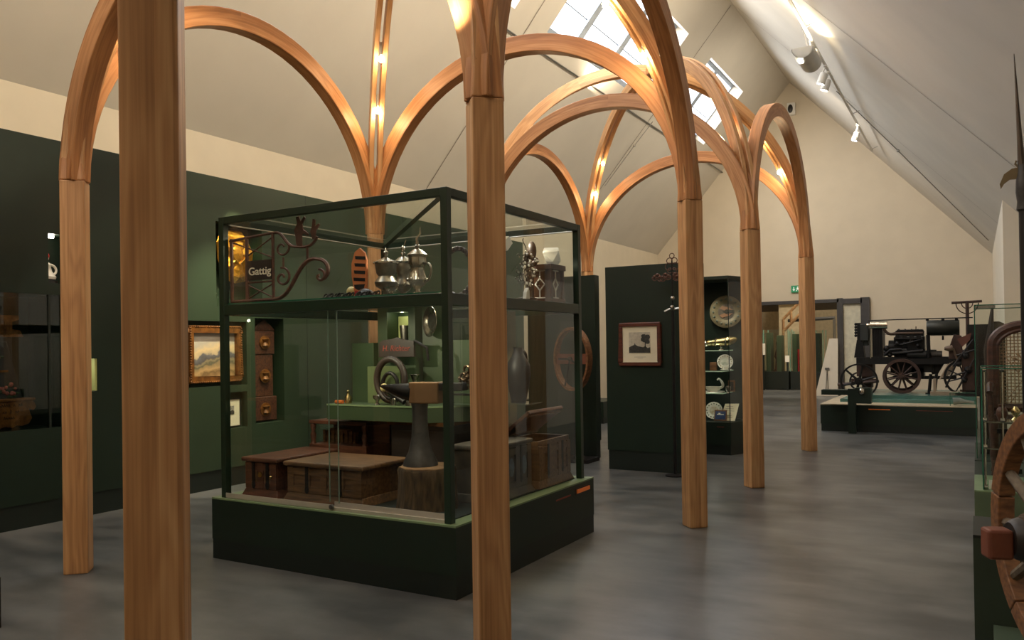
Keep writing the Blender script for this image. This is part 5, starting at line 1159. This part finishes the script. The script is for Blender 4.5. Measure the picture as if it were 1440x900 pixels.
g = bmnew(); cyl(g, P(1243, 496, yA+.1), P(1276, 493, yA+.1), .07); cyl(g, P(1276, 499, yA+.05), P(1303, 499, yA+.05), .085); cyl(g, P(1250, 488, yA+.2), P(1258, 488, yA+.2), .13); obj('crankcase', g, M['irond'], t, smooth=True)
g = bmnew(); cyl(g, P(1303, 499, yA+.15), P(1317, 499, yA+.15), .10); cyl(g, P(1317, 499, yA+.15), P(1325, 499, yA+.15), .075); obj('dynamo', g, mat('dull dynamo', (60, 58, 56), .4, .6), t, smooth=True)
tk0, tk1 = P(1302, 461), P(1349, 460); rt = (P(1320, 449.5).z-P(1320, 472).z)/2
g = bmnew(); cc_ = tk0.z
A_ = Vector((tk0.x, yA+.3, cc_)); B_ = Vector((tk1.x, yA+.3, cc_)); tube(g, [A_, A_+X*.02, B_-X*.02, B_], [rt*.93, rt, rt, rt*.93], 24); obj('fuel_tank', g, mat('dark olive tank', (46, 48, 44), .4, .3), t, smooth=True)
g = bmnew(); tube(g, [P(1305, 471), P(1306, 503)], .035, 8); tube(g, [P(1347, 470), P(1347, 503)], .03, 8); tube(g, [P(1326, 472), P(1326, 478)], .018, 8); obj('tank_legs', g, M['iron'], t)
g = bmnew(); tube(g, [P(1221, 451), P(1260, 449.5), P(1368, 446.5)], .012, 6)
for u in (1304, 1326, 1345): tube(g, [P(u, 448), P(u, 451)], .03, 6)
obj('roof_rod', g, M['irond'], t)
g = bmnew(); bxuv(g, 1251, 512, 1312, 524, yA+.15, yA+.6, yA); bxuv(g, 1281, 518, 1299, 533, yA+.15, yA+.6, yA); prism(g, [(P(1304,512).x,P(1304,512).z),(P(1327,512).x,P(1327,512).z),(P(1318,527).x,P(1318,527).z),(P(1310,527).x,P(1310,527).z)], .3, facing((0, yA+.5, 0), X, Z)); bxuv(g, 1255, 529, 1345, 534, yA+.2, yA+.26, yA); obj('under_frame', g, M['irond'], t)
for u in (1309, 1317):
    a, b = P(u, 526), P(u-2.5, 550); b.z = WF+.02; g = bmnew(); tube(g, [a, b], .028, 8); box(g, b.x-.06, b.x+.06, b.y-.05, b.y+.05, WF, WF+.02); obj('leg', g, M['irond'], t)
g = bmnew(); tube(g, [P(1242, 470), P(1275, 473.5), P(1302, 473)], .005, 5); obj('thin_wire', g, M['steel'], t)
# ---- second machine at the right
t = thing('farm_machine', 'dark rusty farm machine with red board and saddle seat right of the engine wagon', 'machine', (-.3, 17.2, WF))
my = 16.35
def P2(u, v, y=my): return at(u, v, y=y)
g = bmnew(); A, B = P2(1352, 492), P2(1371, 545); box(g, A.x, B.x, my, my+.5, WF+.1, A.z); prism(g, [(P2(1341,470).x, P2(1341,470).z), (P2(1352,472).x, P2(1352,472).z), (P2(1354,505).x, P2(1354,505).z), (P2(1334,505).x, P2(1334,505).z), (P2(1334,490).x, P2(1334,490).z)], .3, facing((0, my+.35, 0), X, Z)); obj('housing', g, M['rust'], t, bev=.01)
g = bmnew(); a, b = P2(1328, 490), P2(1340, 489); tube(g, [a, (a+b)/2-Z*.01, b], [.03, .055, .05], 10); tube(g, [b, P2(1346, 505)], .02, 6); obj('saddle_seat', g, mat('worn seat iron', (96, 78, 64), .5, .2), t, smooth=True)
g = bmnew(); prism(g, [(P2(1346,477).x,P2(1346,477).z),(P2(1366,468).x,P2(1366,468).z),(P2(1364,478).x,P2(1364,478).z),(P2(1353,488).x,P2(1353,488).z)], .04, facing((0, my, 0), X, Z)); obj('red_board', g, mat('dull red board', (92, 52, 40), .6), t)
g = bmnew()
box(g, P2(1347,0).x, .36, my+.02, my+.4, WF, P2(0,505).z); box(g, P2(1351,0).x, .3, my+.05, my+.35, WF+.5, P2(0,488).z)
for a, b in (((1340,515),(1368,478)),((1345,500),(1370,492)),((1335,530),(1368,520)),((1348,545),(1370,505)),((1330,545),(1350,500))): tube(g, [P2(*a, my-.04), P2(*b, my-.04)], .018, 6)
for u, v, r in ((1348,512,.05),(1358,500,.06),(1362,520,.07),(1356,534,.05)): ball(g, P2(u, v, my-.02), r, 10, 6)
obj('levers', g, M['iron'], t)
c = P2(1356, 528, my+.2); c.z = WF+.33; wheel('machine_wheel', c, .33, .04, .06, 8, M['irond'], .06, t)
g = bmnew(); 
for k in range(5): tube(g, [P2(1322+k*3, 533-1.5*k, my+.3), P2(1334+k*3, 512-1.5*k, my+.3)], .02, 6)
a = P2(1334, 533, my+.3); box(g, a.x-.3, a.x+.3, my+.25, my+.35, WF, WF+.06); box(g, a.x-.25, a.x-.2, my+.28, my+.32, WF, WF+.3); obj('straw_rack', g, mat('pale slats', (150, 130, 108), .6), t)
# ---- iron T stand
t = thing('iron_t_stand', 'rusty iron T shaped stand with curled brackets behind the machines', 'stand', (-.17, 17.9, WF)); ty_ = 17.95
a, b, c0 = at(1338, 426, y=ty_), at(1381, 423.5, y=ty_), at(1360, 425, y=ty_)
g = bmnew(); tube(g, [a, b], .028, 6); obj('crossbar', g, M['rust'], t)
g = bmnew(); tube(g, [c0, (c0.x, ty_, WF)], .032, 8); box(g, c0.x-.15, c0.x+.15, ty_-.15, ty_+.15, WF, WF+.03); obj('post', g, M['rust'], t)
g = bmnew()
for s in (-1, 1):
    for r in (.1, .2): tube(g, [c0+X*s*(r*math.cos(k*PI/24))*.95-Z*r*math.sin(k*PI/24)+Z*-.02 for k in range(13)], .01, 5)
obj('curls', g, M['rust'], t)
# ---- small glass box with a silvery funnel at the platform's right end
a, b = at(1336, 552, y=15.5), at(1366, 573, y=15.5)
t = thing('glass_box', 'low clear glass box at the right front end of the engine platform', 'glass box', ((a.x-.05)/2, 15.6, .4875))
g = bmnew(); x0, x1 = a.x, -.02; z1 = a.z
for q in ([(x0,15.45,.49),(x1,15.45,.49),(x1,15.45,z1),(x0,15.45,z1)], [(x0,15.8,.49),(x1,15.8,.49),(x1,15.8,z1),(x0,15.8,z1)], [(x0,15.45,.49),(x0,15.8,.49),(x0,15.8,z1),(x0,15.45,z1)], [(x0,15.45,z1),(x1,15.45,z1),(x1,15.8,z1),(x0,15.8,z1)]): quad(g, q)
obj('panes', g, M['glass'], t); g = bmnew(); tube(g, [(x0,15.45,z1),(x1,15.45,z1)], .006, 5); tube(g, [(x0,15.45,.49),(x0,15.45,z1)], .006, 5); obj('lit_edges', g, M['glassedge'], t)
g = bmnew(); tube(g, [(x0+.04, 15.6, .56), (x0+.14, 15.6, .57), (x0+.22, 15.6, .56), (x1-.03, 15.6, .545)], [.065, .055, .03, .024], 14); solo('glass_funnel', g, mat('cloudy silvered glass', (150, 156, 150), .2, .4), 'silvery funnel lying inside the low glass box', 'funnel', loc=((x0+x1)/2, 15.6, .49), smooth=True)
# ---- white leaning board and the back room
t = thing('leaning_board', 'tall tapered white board leaning at the edge of the far opening', 'board', (-3.9, YF-.3, 0))
A = [at(u, v, y=YF-.35) for u, v in ((1146, 553), (1178, 553), (1178, 476), (1166, 476))]
g = bmnew(); prism(g, [(A[0].x, .0), (A[1].x, .0), (A[2].x, A[2].z), (A[3].x, A[3].z)], .03, facing((0, YF-.3, 0), X, Z)); obj('panel', g, M['timberboard'], t)
g = bmnew(); c = at(1163, 519, y=YF-.37); tube(g, [c, c+Vector((-.05, 0, -.75))], .008, 5); tube(g, [c, c+Vector((.03, 0, -.75))], .008, 5); box(g, c.x-.06, c.x+.06, c.y-.01, c.y+.01, c.z-.02, c.z+.04); obj('hanging_cord', g, M['steel'], t)
def tallcase(u0, u1, vb, vt, y, d, label, items):
    A, B = at(u0, vb, y=y), at(u1, vt, y=y); z0 = .62
    t = thing('tall_glass_case', label, 'display case', ((A.x+B.x)/2, y, 0), 'tall glass cases in the back room')
    g = bmnew(); box(g, A.x, B.x, y, y+d, .02, z0); obj('case_plinth', g, M['greendark'], t)
    g = bmnew(); e = .01
    for q in ([(A.x,y,z0),(B.x,y,z0),(B.x,y,B.z),(A.x,y,B.z)], [(A.x,y+d,z0),(B.x,y+d,z0),(B.x,y+d,B.z),(A.x,y+d,B.z)], [(A.x,y,z0),(A.x,y+d,z0),(A.x,y+d,B.z),(A.x,y,B.z)], [(B.x,y,z0),(B.x,y+d,z0),(B.x,y+d,B.z),(B.x,y,B.z)]): quad(g, q)
    obj('panes', g, M['glass'], t)
    g = bmnew()
    for x in (A.x, B.x):
        for yy in (y, y+d): tube(g, [(x, yy, z0), (x, yy, B.z)], .014, 4)
    obj('glass_edges', g, mat('pale glass edge', (110, 150, 132), .2), t)
    g = bmnew(); box(g, A.x+.06, A.x+.2, y+.1, y+d-.1, z0, B.z-.1); box(g, B.x-.4, B.x-.25, y+.1, y+d-.1, z0, B.z-.2); obj('inner_panels', g, M['greenlit'] if items else M['green'], t)
    return A, B, z0
yB_ = 28.2
A, B, z0 = tallcase(1075, 1108, 547, 463, yB_, .7, 'tall glass case on a black plinth, left one in the room beyond', 1)
g = bmnew(); lathe(g, [(0,0),(.16,0),(.1,.1),(.07,.4),(.12,.5),(.05,.8),(.06,1.0),(0,1.1)], ((A.x+B.x)/2+.0, yB_+.3, z0), 16); solo('brown_statuette', g, M['chestred'], 'slim brown statuette inside the left glass case beyond the opening', 'statuette', loc=((A.x+B.x)/2, yB_+.3, z0), smooth=True)
A, B, z0 = tallcase(1112, 1142, 546, 465, yB_, .7, 'tall glass case in the room beyond, partly behind the farthest oak post', 1)
g = bmnew(); x = at(1119, 520, y=yB_+.3).x; box(g, x, x+.13, yB_+.25, yB_+.5, z0, z0+.75); solo('red_book', g, M['red'], 'upright red box inside the glass case behind the farthest post', 'box', loc=(x+.06, yB_+.3, z0))
A, B, z0 = tallcase(1144, 1157, 536, 464, 27.2, .6, 'dark filled glass case in the room beyond, beside the white leaning board', 0)
A, B, z0 = tallcase(1058, 1073, 545, 468, 29.2, .6, 'dark green glass case at the left of the room beyond with a white notice', 0)
for u0, v0, u1, v1, y, lab in ((1070, 483, 1076, 499, 27.9, 'white notice card on a post before the left glass cases'), (1104, 500, 1110, 509, 27.9, 'cream notice card between the two tall glass cases')):
    A, B = at(u0, v0, y=y), at(u1, v1, y=y); t = thing('notice_card', lab, 'card', ((A.x+B.x)/2, y, 0)); g = bmnew(); box(g, A.x, B.x, y, y+.02, B.z, A.z); obj('card', g, M['paperwhite'], t); g = bmnew(); box(g, (A.x+B.x)/2-.03, (A.x+B.x)/2+.03, y+.02, y+.06, 0, A.z-.05); obj('post', g, M['greendark'], t)
t = thing('wooden_stair_frame', 'pale timber stair rail frame rising in the room beyond the opening', 'stair', (-4.8, 30, 0)); yS = 30.0
g = bmnew()
for a, b in (((1101.5, 449), (1123, 426)), ((1103, 465), (1130, 436)), ((1101.5, 449), (1101.5, 480)), ((1112, 437), (1113, 455))): tube(g, [at(*a, y=yS), at(*b, y=yS)], .05, 4)
c = at(1101.5, 480, y=yS); tube(g, [c, (c.x, yS, 0)], .05, 4); obj('timbers', g, M['stumptop'], t)
g = bmnew(); tube(g, [at(1108, 451, y=yS+.2), at(1174, 447, y=yS+.2)], .06, 4); c = at(1173, 448, y=yS+.2); tube(g, [c, (c.x, yS+.2, 0)], .05, 6); solo('truss_beam', g, M['steel'], 'grey horizontal truss beam crossing the room beyond the opening', 'beam', loc=(c.x, yS+.2, 0))

# ================================================================== RIGHT EDGE: PLINTHS, GLASS CASES, CHAIR, WHEEL, HALBERD
t = thing('green_plinth', 'dark green plinth right behind the cart wheel at the right edge', 'plinth', (.5, 4.6, 0)); 
g = bmnew(); box(g, -.03, 1.3, 4.6, 5.1, 0, .615); obj('plinth_body', g, mat('grey green paint', (46, 58, 45), .5, var=.08), t); g = bmnew(); box(g, -.03, 1.3, 4.6, 5.1, .615, .63); obj('top_board', g, M['greendark'], t)
g = bmnew(); box(g, .05, 1.3, 3.45, 4.59, 0, .2); solo('low_step', g, mat('pale green step', (70, 84, 66), .5, var=.08), 'low green step on the floor under the cart wheel', 'step', loc=(.6, 4.1, 0))
t = thing('lit_plinth', 'green plinth, painted as lit, carrying the glass case of small finds at the right edge', 'plinth', (.5, 7.1, 0))
g = bmnew(); box(g, -.03, 1.3, 6.9, 7.7, .16, .47); obj('plinth_body', g, mat('green paint with light in it', (84, 98, 72), .5, var=.06), t); g = bmnew(); box(g, -.02, 1.29, 6.91, 7.69, 0, .16); obj('skirting', g, M['greendark'], t)  # light on the front is painted into this paler green
g = bmnew(); box(g, -.03, 1.3, 6.9, 7.7, .47, .48); obj('top_board', g, M['greenlip'], t)
t = thing('back_plinth', 'dark green plinth behind the lit one carrying the tall glass case', 'plinth', (.5, 8.9, 0)); g = bmnew(); box(g, -.03, 1.3, 8.7, 10.2, .15, .47); obj('plinth_body', g, M['green'], t); g = bmnew(); box(g, -.02, 1.29, 8.71, 10.19, 0, .15); obj('skirting', g, M['greendark'], t)
def gbox(nm, lab, x0, x1, y0, y1, z0, z1, shelves=()):
    t = thing(nm, lab, 'glass case', ((x0+x1)/2, y0, z0))
    g = bmnew()
    for q in ([(x0,y0,z0),(x1,y0,z0),(x1,y0,z1),(x0,y0,z1)], [(x0,y1,z0),(x1,y1,z0),(x1,y1,z1),(x0,y1,z1)], [(x0,y0,z0),(x0,y1,z0),(x0,y1,z1),(x0,y0,z1)], [(x0,y0,z1),(x1,y0,z1),(x1,y1,z1),(x0,y1,z1)]): quad(g, q)
    obj('panes', g, M['glass'], t)
    g = bmnew()
    for a, b in (((x0,y0,z0),(x0,y0,z1)), ((x0,y0,z1),(x1,y0,z1)), ((x0,y1,z0),(x0,y1,z1)), ((x0,y0,z1),(x0,y1,z1)), ((x0,y0,z0),(x0,y1,z0)), ((x0,y1,z1),(x1,y1,z1))): tube(g, [a, b], .0042, 4)
    obj('glass_edges', g, M['glassedge'], t)
    for z in shelves:
        g = bmnew(); box(g, x0+.02, x1-.02, y0+.04, y1-.04, z, z+.01); s = obj('glass_shelf', g, M['glass'], t); g = bmnew(); box(g, x0+.02, x1-.02, y0+.034, y0+.04, z, z+.01); obj('shelf_edge', g, mat('shelf edge grey', (110, 112, 96), .3), s)
    return t
c2 = gbox('low_glass_case', 'low glass case with two shelves of small metal finds at the right edge', .03, 1.2, 6.92, 7.66, .487, 1.385, (.78, .98))
g = bmnew()
for x in (.045, .16):
    cyl(g, (x, 6.96, .481), (x, 6.96, 1.38), .007, n=8)
    for z in (.50, .80, 1.0, 1.375): cyl(g, (x-.014, 6.96, z), (x+.014, 6.96, z), .018, n=10)
obj('corner_fittings', g, M['silver'], c2)
rd = random.Random(21)
kinds = (('brass_fitting', M['brass'], 'small brass fitting'), ('iron_tool', M['iron'], 'small iron tool'), ('clay_vessel', M['chestred'], 'small brown clay vessel'))
k = 0
for z, zn in ((.481, 'bottom'), (.7905, 'lower'), (.9905, 'upper')):
    for i, x in enumerate((.16, .25, .34, .43)):
        nm, m, lb = kinds[(i+k) % 3]; y = 7.1+.08*(i % 2); g = bmnew()
        if nm == 'brass_fitting': lathe(g, [(0,0),(.03,0),(.012,.02),(.03,.05),(.03,.07),(.01,.1),(0,.1)], (x, y, z), 14)
        elif nm == 'iron_tool': cyl(g, (x, y, z), (x, y, z+.12), .012, n=8); box(g, x-.035, x+.035, y-.012, y+.012, z+.1, z+.135)
        else: lathe(g, [(0,0),(.025,0),(.04,.04),(.035,.08),(.02,.1),(.025,.12),(0,.12)], (x, y, z), 16)
        solo(nm, g, m, '%s, %s from left on the %s shelf of the low glass case' % (lb, ('first', 'second', 'third', 'fourth')[i], zn), nm.split('_')[1], loc=(x, y, z), group='finds in the low glass case', smooth=True)
    k += 1
for i, (x, y, h) in enumerate(((.085, 6.97, .07), (.125, 6.99, .04), (.185, 6.98, .045))):
    g = bmnew(); box(g, x-.02, x+.025, y, y+.004, .482, .482+h); solo('label_card', g, M['paperwhite'], ('tall white label card in the front corner of the low glass case', 'small white label card second from the case corner', 'white label card third from the case corner, by the cart wheel')[i], 'card', loc=(x, y, .482), group='label cards in the low glass case')
c3 = gbox('tall_glass_case', 'tall glass case of old wooden boards behind the cane chair at the right edge', -.01, .62, 8.8, 9.9, .478, 1.93)
g = bmnew(); box(g, .02, .07, 9.2, 9.3, .471, 1.66); box(g, .075, .10, 9.22, 9.3, .471, 1.72); 
solo('old_plank', g, M['darkwood'], 'dark upright double plank inside the tall glass case at right', 'plank', loc=(.06, 9.25, .471))
g = bmnew(); prism(g, [(.12,.471),(.25,.471),(.25,1.70),(.24,1.76),(.20,1.78),(.13,1.78)], .06, facing((0, 9.32, 0), X, Z)); solo('wooden_board', g, mat('grey brown board', (98, 88, 70), .6, rgb2=(70, 60, 46), scale=10), 'tall grey brown board with a rounded corner in the tall glass case', 'board', loc=(.18, 9.3, .471))
g = bmnew(); tube(g, [(.13, 9.1, .471), (.105, 9.1, 1.5), (.14, 9.1, 1.9)], [.03, .045, .012], 8); solo('sheath', g, M['leather'], 'long dark sheath standing against the boards in the tall glass case', 'sheath', loc=(.12, 9.1, .471), smooth=True)
# carved cane chair on the lit plinth behind the case
hx_, hy_ = .36, 7.95
t = thing('cane_chair', 'carved brown arch backed armchair with cane panel on a plinth behind the glass case', 'chair', (hx_, hy_+.2, .471))
g = bmnew(); box(g, -.03, 1.3, 7.72, 8.65, .02, .47); solo('chair_plinth', g, M['green'], 'dark green plinth under the carved cane chair', 'plinth', loc=(.5, 8.2, .02))
yb_ = 8.0
arch_ = [Vector((hx_-.24, yb_, 1.02)), Vector((hx_-.245, yb_, 1.3)), Vector((hx_-.24, yb_, 1.52))]+[Vector((hx_-.24*math.cos(a), yb_, 1.55+.17*math.sin(a))) for a in [PI*i/16 for i in range(17)]]+[Vector((hx_+.24, yb_, 1.52)), Vector((hx_+.245, yb_, 1.3)), Vector((hx_+.24, yb_, 1.02))]
g = bmnew(); tube(g, arch_, .042, 8); tube(g, [(p.x*.86+hx_*.14, p.y-.02, p.z*.9+1.3*.1) for p in arch_], .018, 6); tube(g, [arch_[0], arch_[-1]], .035, 8); obj('back_frame', g, M['chairwood'], t, smooth=True)
g = bmnew()
for i in range(15):
    xx = hx_-.19+.38*i/14; hgt = 1.52+.15*math.sqrt(max(0, 1-((xx-hx_)/.2)**2)); tube(g, [(xx, yb_+.01, 1.04), (xx, yb_+.01, hgt)], .004, 4)
for i in range(22):
    zz = 1.06+.028*i; hw = .19 if zz < 1.52 else .19*math.sqrt(max(0, 1-((zz-1.52)/.16)**2)); tube(g, [(hx_-hw, yb_+.014, zz), (hx_+hw, yb_+.014, zz)], .004, 4)
for s in (-1, 1):
    for i in range(-9, 10):
        x0 = hx_+i*.04; p0 = (max(hx_-.19, min(hx_+.19, x0)), yb_+.006, 1.06); x1 = x0+s*.3; tube(g, [(x0, yb_+.006, 1.06), (x1, yb_+.006, 1.50)], .003, 4) if abs(x0-hx_) < .19 and abs(x1-hx_) < .19 else None
obj('cane_panel', g, M['cane'], t)
g = bmnew(); cr = Vector((hx_+.0, yb_-.015, 1.40)); ball(g, cr, .03, 12, 6, (1, .5, 1))
for k in range(14): a = 2*PI*k/14; tube(g, [cr+X*math.cos(a)*.05+Z*math.sin(a)*.05, cr+X*math.cos(a)*.1+Z*math.sin(a)*.1], [.006, .012], 6)
tube(g, circle(cr, .04, X, Z, 18), .009, 5, closed=True); obj('rosette', g, M['cane'], t, smooth=True)
g = bmnew(); box(g, hx_-.27, hx_+.27, 7.78, 8.08, .90, .96); obj('seat', g, M['chairwood'], t, bev=.015)
for i, (x, y) in enumerate(((hx_-.24, 7.80), (hx_+.24, 7.80), (hx_-.24, 8.04), (hx_+.24, 8.04))):
    g = bmnew(); lathe(g, [(0,0),(.03,0),(.02,.05),(.035,.15),(.02,.25),(.034,.35),(.03,.43),(0,.43)], (x, y, .471), 12); obj('leg', g, M['chairwood'], t, smooth=True)
for s in (-1, 1):
    g = bmnew(); tube(g, bez((hx_+s*.25, 8.0, 1.2), (hx_+s*.27, 7.9, 1.24), (hx_+s*.27, 7.8, 1.22), (hx_+s*.27, 7.76, 1.16)), .026, 8); cyl(g, (hx_+s*.26, 7.80, .95), (hx_+s*.27, 7.80, 1.19), .022); obj('armrest', g, M['chairwood'], t, smooth=True)
# cart wheel on the low step, axle end towards the hall
wc = Vector((.285, 4.05, .76)); Rw = .555; yaw = math.radians(-68)
wa = Vector((math.cos(yaw+PI/2+math.radians(0)), 0, 0))
nrm = Vector((-.93, -.37, 0)).normalized(); inp = Vector((nrm.y, -nrm.x, 0)).normalized()
t = thing('cart_wheel', 'old wooden cart wheel with heavy spokes standing at the right edge', 'wheel', (wc.x, wc.y, .2))
wc.z = .2+Rw+.002
g = bmnew(); nS = 12
def ringseg(g, a0, a1, r0, r1, w0, nseg=4):
    rows = []
    for i in range(nseg+1):
        a = a0+(a1-a0)*i/nseg; d = inp*math.cos(a)+Z*math.sin(a); rows.append([g.verts.new(wc+d*r+nrm*q) for r, q in ((r1, -w0/2), (r1, w0/2), (r0, w0/2), (r0, -w0/2))])
    for A, B in zip(rows, rows[1:]):
        for k in range(4): g.faces.new((A[k], B[k], B[(k+1) % 4], A[(k+1) % 4]))
    g.faces.new(rows[0]); g.faces.new(rows[-1][::-1])
for k in range(6):
    a0 = 2*PI*k/6+.2; g = bmnew(); ringseg(g, a0+.006, a0+2*PI/6-.006, Rw-.085, Rw, .075, 8); obj('felloe', g, M['cratewood'], t, bev=.006)
for k in range(nS):
    a = 2*PI*(k+.5)/nS+.2; d = inp*math.cos(a)+Z*math.sin(a); g = bmnew(); tube(g, [wc+d*.08, wc+d*.25, wc+d*(Rw-.08)], [.03, .026, .024], 8); obj('spoke', g, mat('grey spoke wood', (120, 106, 86), .6, rgb2=(84, 72, 58), stretch=(6, 6, 6), scale=4), t, smooth=True)
g = bmnew(); tube(g, [wc-nrm*.12, wc-nrm*.06, wc+nrm*.08, wc+nrm*.17, wc+nrm*.19], [.07, .1, .11, .085, .07], 18); h = obj('hub', g, M['darkwood'], t, smooth=True)
g = bmnew()
for q in (.10, .12, .14): tube(g, circle(wc+nrm*q, .108-(q-.1)*.6, inp, Z, 22), .012, 6, closed=True)
obj('hub_bands', g, M['rope'], h)
T = Matrix(((nrm.x, inp.x, 0, wc.x), (nrm.y, inp.y, 0, wc.y), (0, 0, 1, wc.z), (0, 0, 0, 1)))
g = bmnew(); box(g, .19, .29, -.045, .045, -.08, .045, T); obj('axle_block', g, mat('red brown block', (120, 66, 44), .6, rgb2=(84, 42, 28), scale=6), t, bev=.012)
# halberd standing upright behind the wheel
hh = Vector((.225, 4.9, .63)); 
t = thing('halberd', 'tall halberd with long spike and curved beak standing at the right edge', 'halberd', hh)
ub = 2.36
g = bmnew(); cyl(g, hh, (hh.x, hh.y, ub), .024, n=12); obj('shaft', g, M['blackpaint'], t, smooth=True)
g = bmnew(); tube(g, [(hh.x, hh.y, ub+.02), (hh.x-.012, hh.y, 2.62), (hh.x-.03, hh.y, 3.08)], [.024, .013, .002], 8); obj('spike', g, mat('dark spike steel', (84, 74, 64), .4, .7), t, smooth=True)
g = bmnew(); T = facing((hh.x, hh.y+.008, ub+.08), X, Z)
prism(g, [(.0,-.045),(.0,.05),(-.05,.045),(-.085,.02),(-.105,-.03),(-.10,-.055),(-.085,-.03),(-.06,-.01),(-.03,-.01)], .016, T); prism(g, [(.0,-.045),(.04,-.03),(.16,-.1),(.2,-.02),(.19,.08),(.14,.12),(.05,.04),(0,.05)], .012, T); tube(g, [(hh.x-.02, hh.y, ub+.13), (hh.x-.035, hh.y, ub+.15), (hh.x-.03, hh.y, ub+.165)], .006, 5); obj('axe_head', g, mat('brassy grey steel', (126, 110, 84), .4, .7), t)
g = bmnew(); lathe(g, [(.026,-.1),(.034,-.09),(.03,-.05),(.036,0),(.034,.06),(.026,.1),(.024,.14)], (hh.x, hh.y, ub), 14); tube(g, bez((hh.x+.03,hh.y,ub-.02),(hh.x+.08,hh.y,ub+.0),(hh.x+.06,hh.y,ub-.1),(hh.x+.03,hh.y,ub-.12)), .005, 5); obj('socket', g, M['irongrey'], t, smooth=True)
# barrier of clear glass in front of the wheel
t = thing('glass_barrier', 'upright clear glass barrier panel at the extreme right edge before the wheel', 'barrier', (.24, 3.43, 0))
g = bmnew(); box(g, .212, .9, 3.425, 3.435, .0, .84); obj('panel', g, M['glass'], t); g = bmnew(); box(g, .202, .212, 3.42, 3.44, 0, .842); obj('edge', g, mat('grey green glass edge', (96, 104, 94), .25), t)
# dark post at the extreme left edge
g = bmnew(); a = at(2, 812, y=2.56); box(g, a.x-.3, a.x-.008, 2.55, 2.56, 0, a.z); solo('dark_stand', g, M['blackpaint'], 'dark low stand cut by the left picture edge', 'stand', loc=(a.x-.15, 2.6, 0))
# ================================================================== CAMERA, SKY, LIGHT
cam = bpy.data.cameras.new('camera'); co = bpy.data.objects.new('camera', cam); COL.objects.link(co)
co.matrix_world = Matrix(((Rv.x, Uv.x, -Fv.x, EYE.x), (Rv.y, Uv.y, -Fv.y, EYE.y), (Rv.z, Uv.z, -Fv.z, EYE.z), (0,0,0,1)))
cam.sensor_fit = 'HORIZONTAL'; cam.sensor_width = 36; cam.lens = FOC/1440*36; cam.shift_y = (CY-450)/1440; cam.clip_start = .05; cam.clip_end = 200
scene.camera = co
w = bpy.data.worlds.new('sky'); scene.world = w; w.use_nodes = True
bg = w.node_tree.nodes['Background']; bg.inputs[0].default_value = (.88, .94, 1, 1); bg.inputs[1].default_value = 3.2
# daylight entering through each skylight (the bright sky just outside the panes)
for y0, y1, c in SKY:
    p = pl((y0+y1)/2, (S0+S1)/2, .62)
    l = lamp('AREA', p, 54*(y1-y0), (.86, .92, 1), y1-y0, name='skylight_daylight', sy=S1-S0)
    zz = nL; xx = Y; yy = zz.cross(xx)
    l.matrix_world = Matrix(((xx.x, yy.x, zz.x, p.x), (xx.y, yy.y, zz.y, p.y), (xx.z, yy.z, zz.z, p.z), (0,0,0,1)))
# warm uplights at the roof track, one in view and the rest of the row before it
for y, k in ((-.5, 30), (5.5, 34), (11.5, 38), (c_up.y, 85)):
    lamp('AREA', (c_up.x, y, c_up.z-.02), k, (1, .86, .62), .16, target=(c_up.x-.62, y-.75, c_up.z+.9), name='uplight_and_fill', sy=.5)
XTL, ZTL = XL+(S0-.35)*uL.x+.3, ZL+(S0-.35)*uL.z-.3
for y, k in ((0, 70), (5, 60), (10, 60), (15.5, 60)):  # added unseen uplights along the left slope, brightening the roof
    lamp('AREA', (XTL+.05, y, ZTL+.1), k, (1, .82, .58), .25, target=(XTL+1.0, y+.4, ZTL+3), name='uplight_and_fill', sy=.9)
for y, k in ((-1.5, 720), (3.5, 740), (9, 600), (14.5, 450), (20, 420)):  # added spots without fixtures, brightening the left slope
    lamp('SPOT', (XT-.05, y, ZT-.1), k, (1, .87, .68), .15, target=(XL+1.4, y+2.2, ZL+1.9), angle=2.3, blend=1, name='slope_fill_light')
# track spots washing the floor, the posts and the exhibits, some added as fill
for x, z, y, k, tx, ty, a in ((XT, ZT, -1.5, 250, -4.2, 3.2, 1.5), (XT, ZT, .5, 180, -1.2, 4.2, 1.3), (XT, ZT, 4.5, 200, -2.4, 8.5, 1.4), (XT, ZT, 9.5, 200, -2.0, 13, 1.4), (XT, ZT, 14.5, 200, -1.2, 17.5, 1.3), (-4.6, 7.6, 18.5, 1300, -3.6, 25.6, 1.9),  # last one hangs off the track, added for the far wall
                           (XTL, ZTL, 1.0, 150, -6.2, 4.5, 1.3), (XTL, ZTL, 7.5, 220, -6.4, 9.5, 1.3), (XTL, ZTL, 13, 300, -7.5, 18, 1.5)):
    lamp('SPOT', (x-.05, y, z-.15), k*.62, (1, .86, .68), .09, target=(tx, ty, 3.2 if ty > 25 else .9), angle=a, blend=1, name='track_fill_light')
lamp('SPOT', (XT-.05, -3.5, ZT-.15), 180, (1, .86, .68), .12, target=(-2.6, 4.5, 2.2), angle=1.5, blend=1, name='track_fill_light')  # added fill from behind the camera for the near posts
lamp('SPOT', (-2.164, 3.2, 3.2), 70, (1, .86, .6), .05, target=(-5.4, 7.6, 6.6), angle=.75, blend=.6, name='rib_spot_light')
lamp('POINT', (-4.5, 27.2, 4.9), 700, (1, .9, .75), .3, name='back_room_fill_light')  # added lamp hidden above the opening, brightening the room beyond
scene.view_settings.view_transform = 'Standard'; scene.view_settings.look = 'None'; scene.view_settings.exposure = 0; scene.view_settings.gamma = 1
scene.cycles.transparent_max_bounces = 32; scene.cycles.max_bounces = 8; scene.cycles.sample_clamp_indirect = 6; scene.cycles.caustics_reflective = False; scene.cycles.caustics_refractive = False
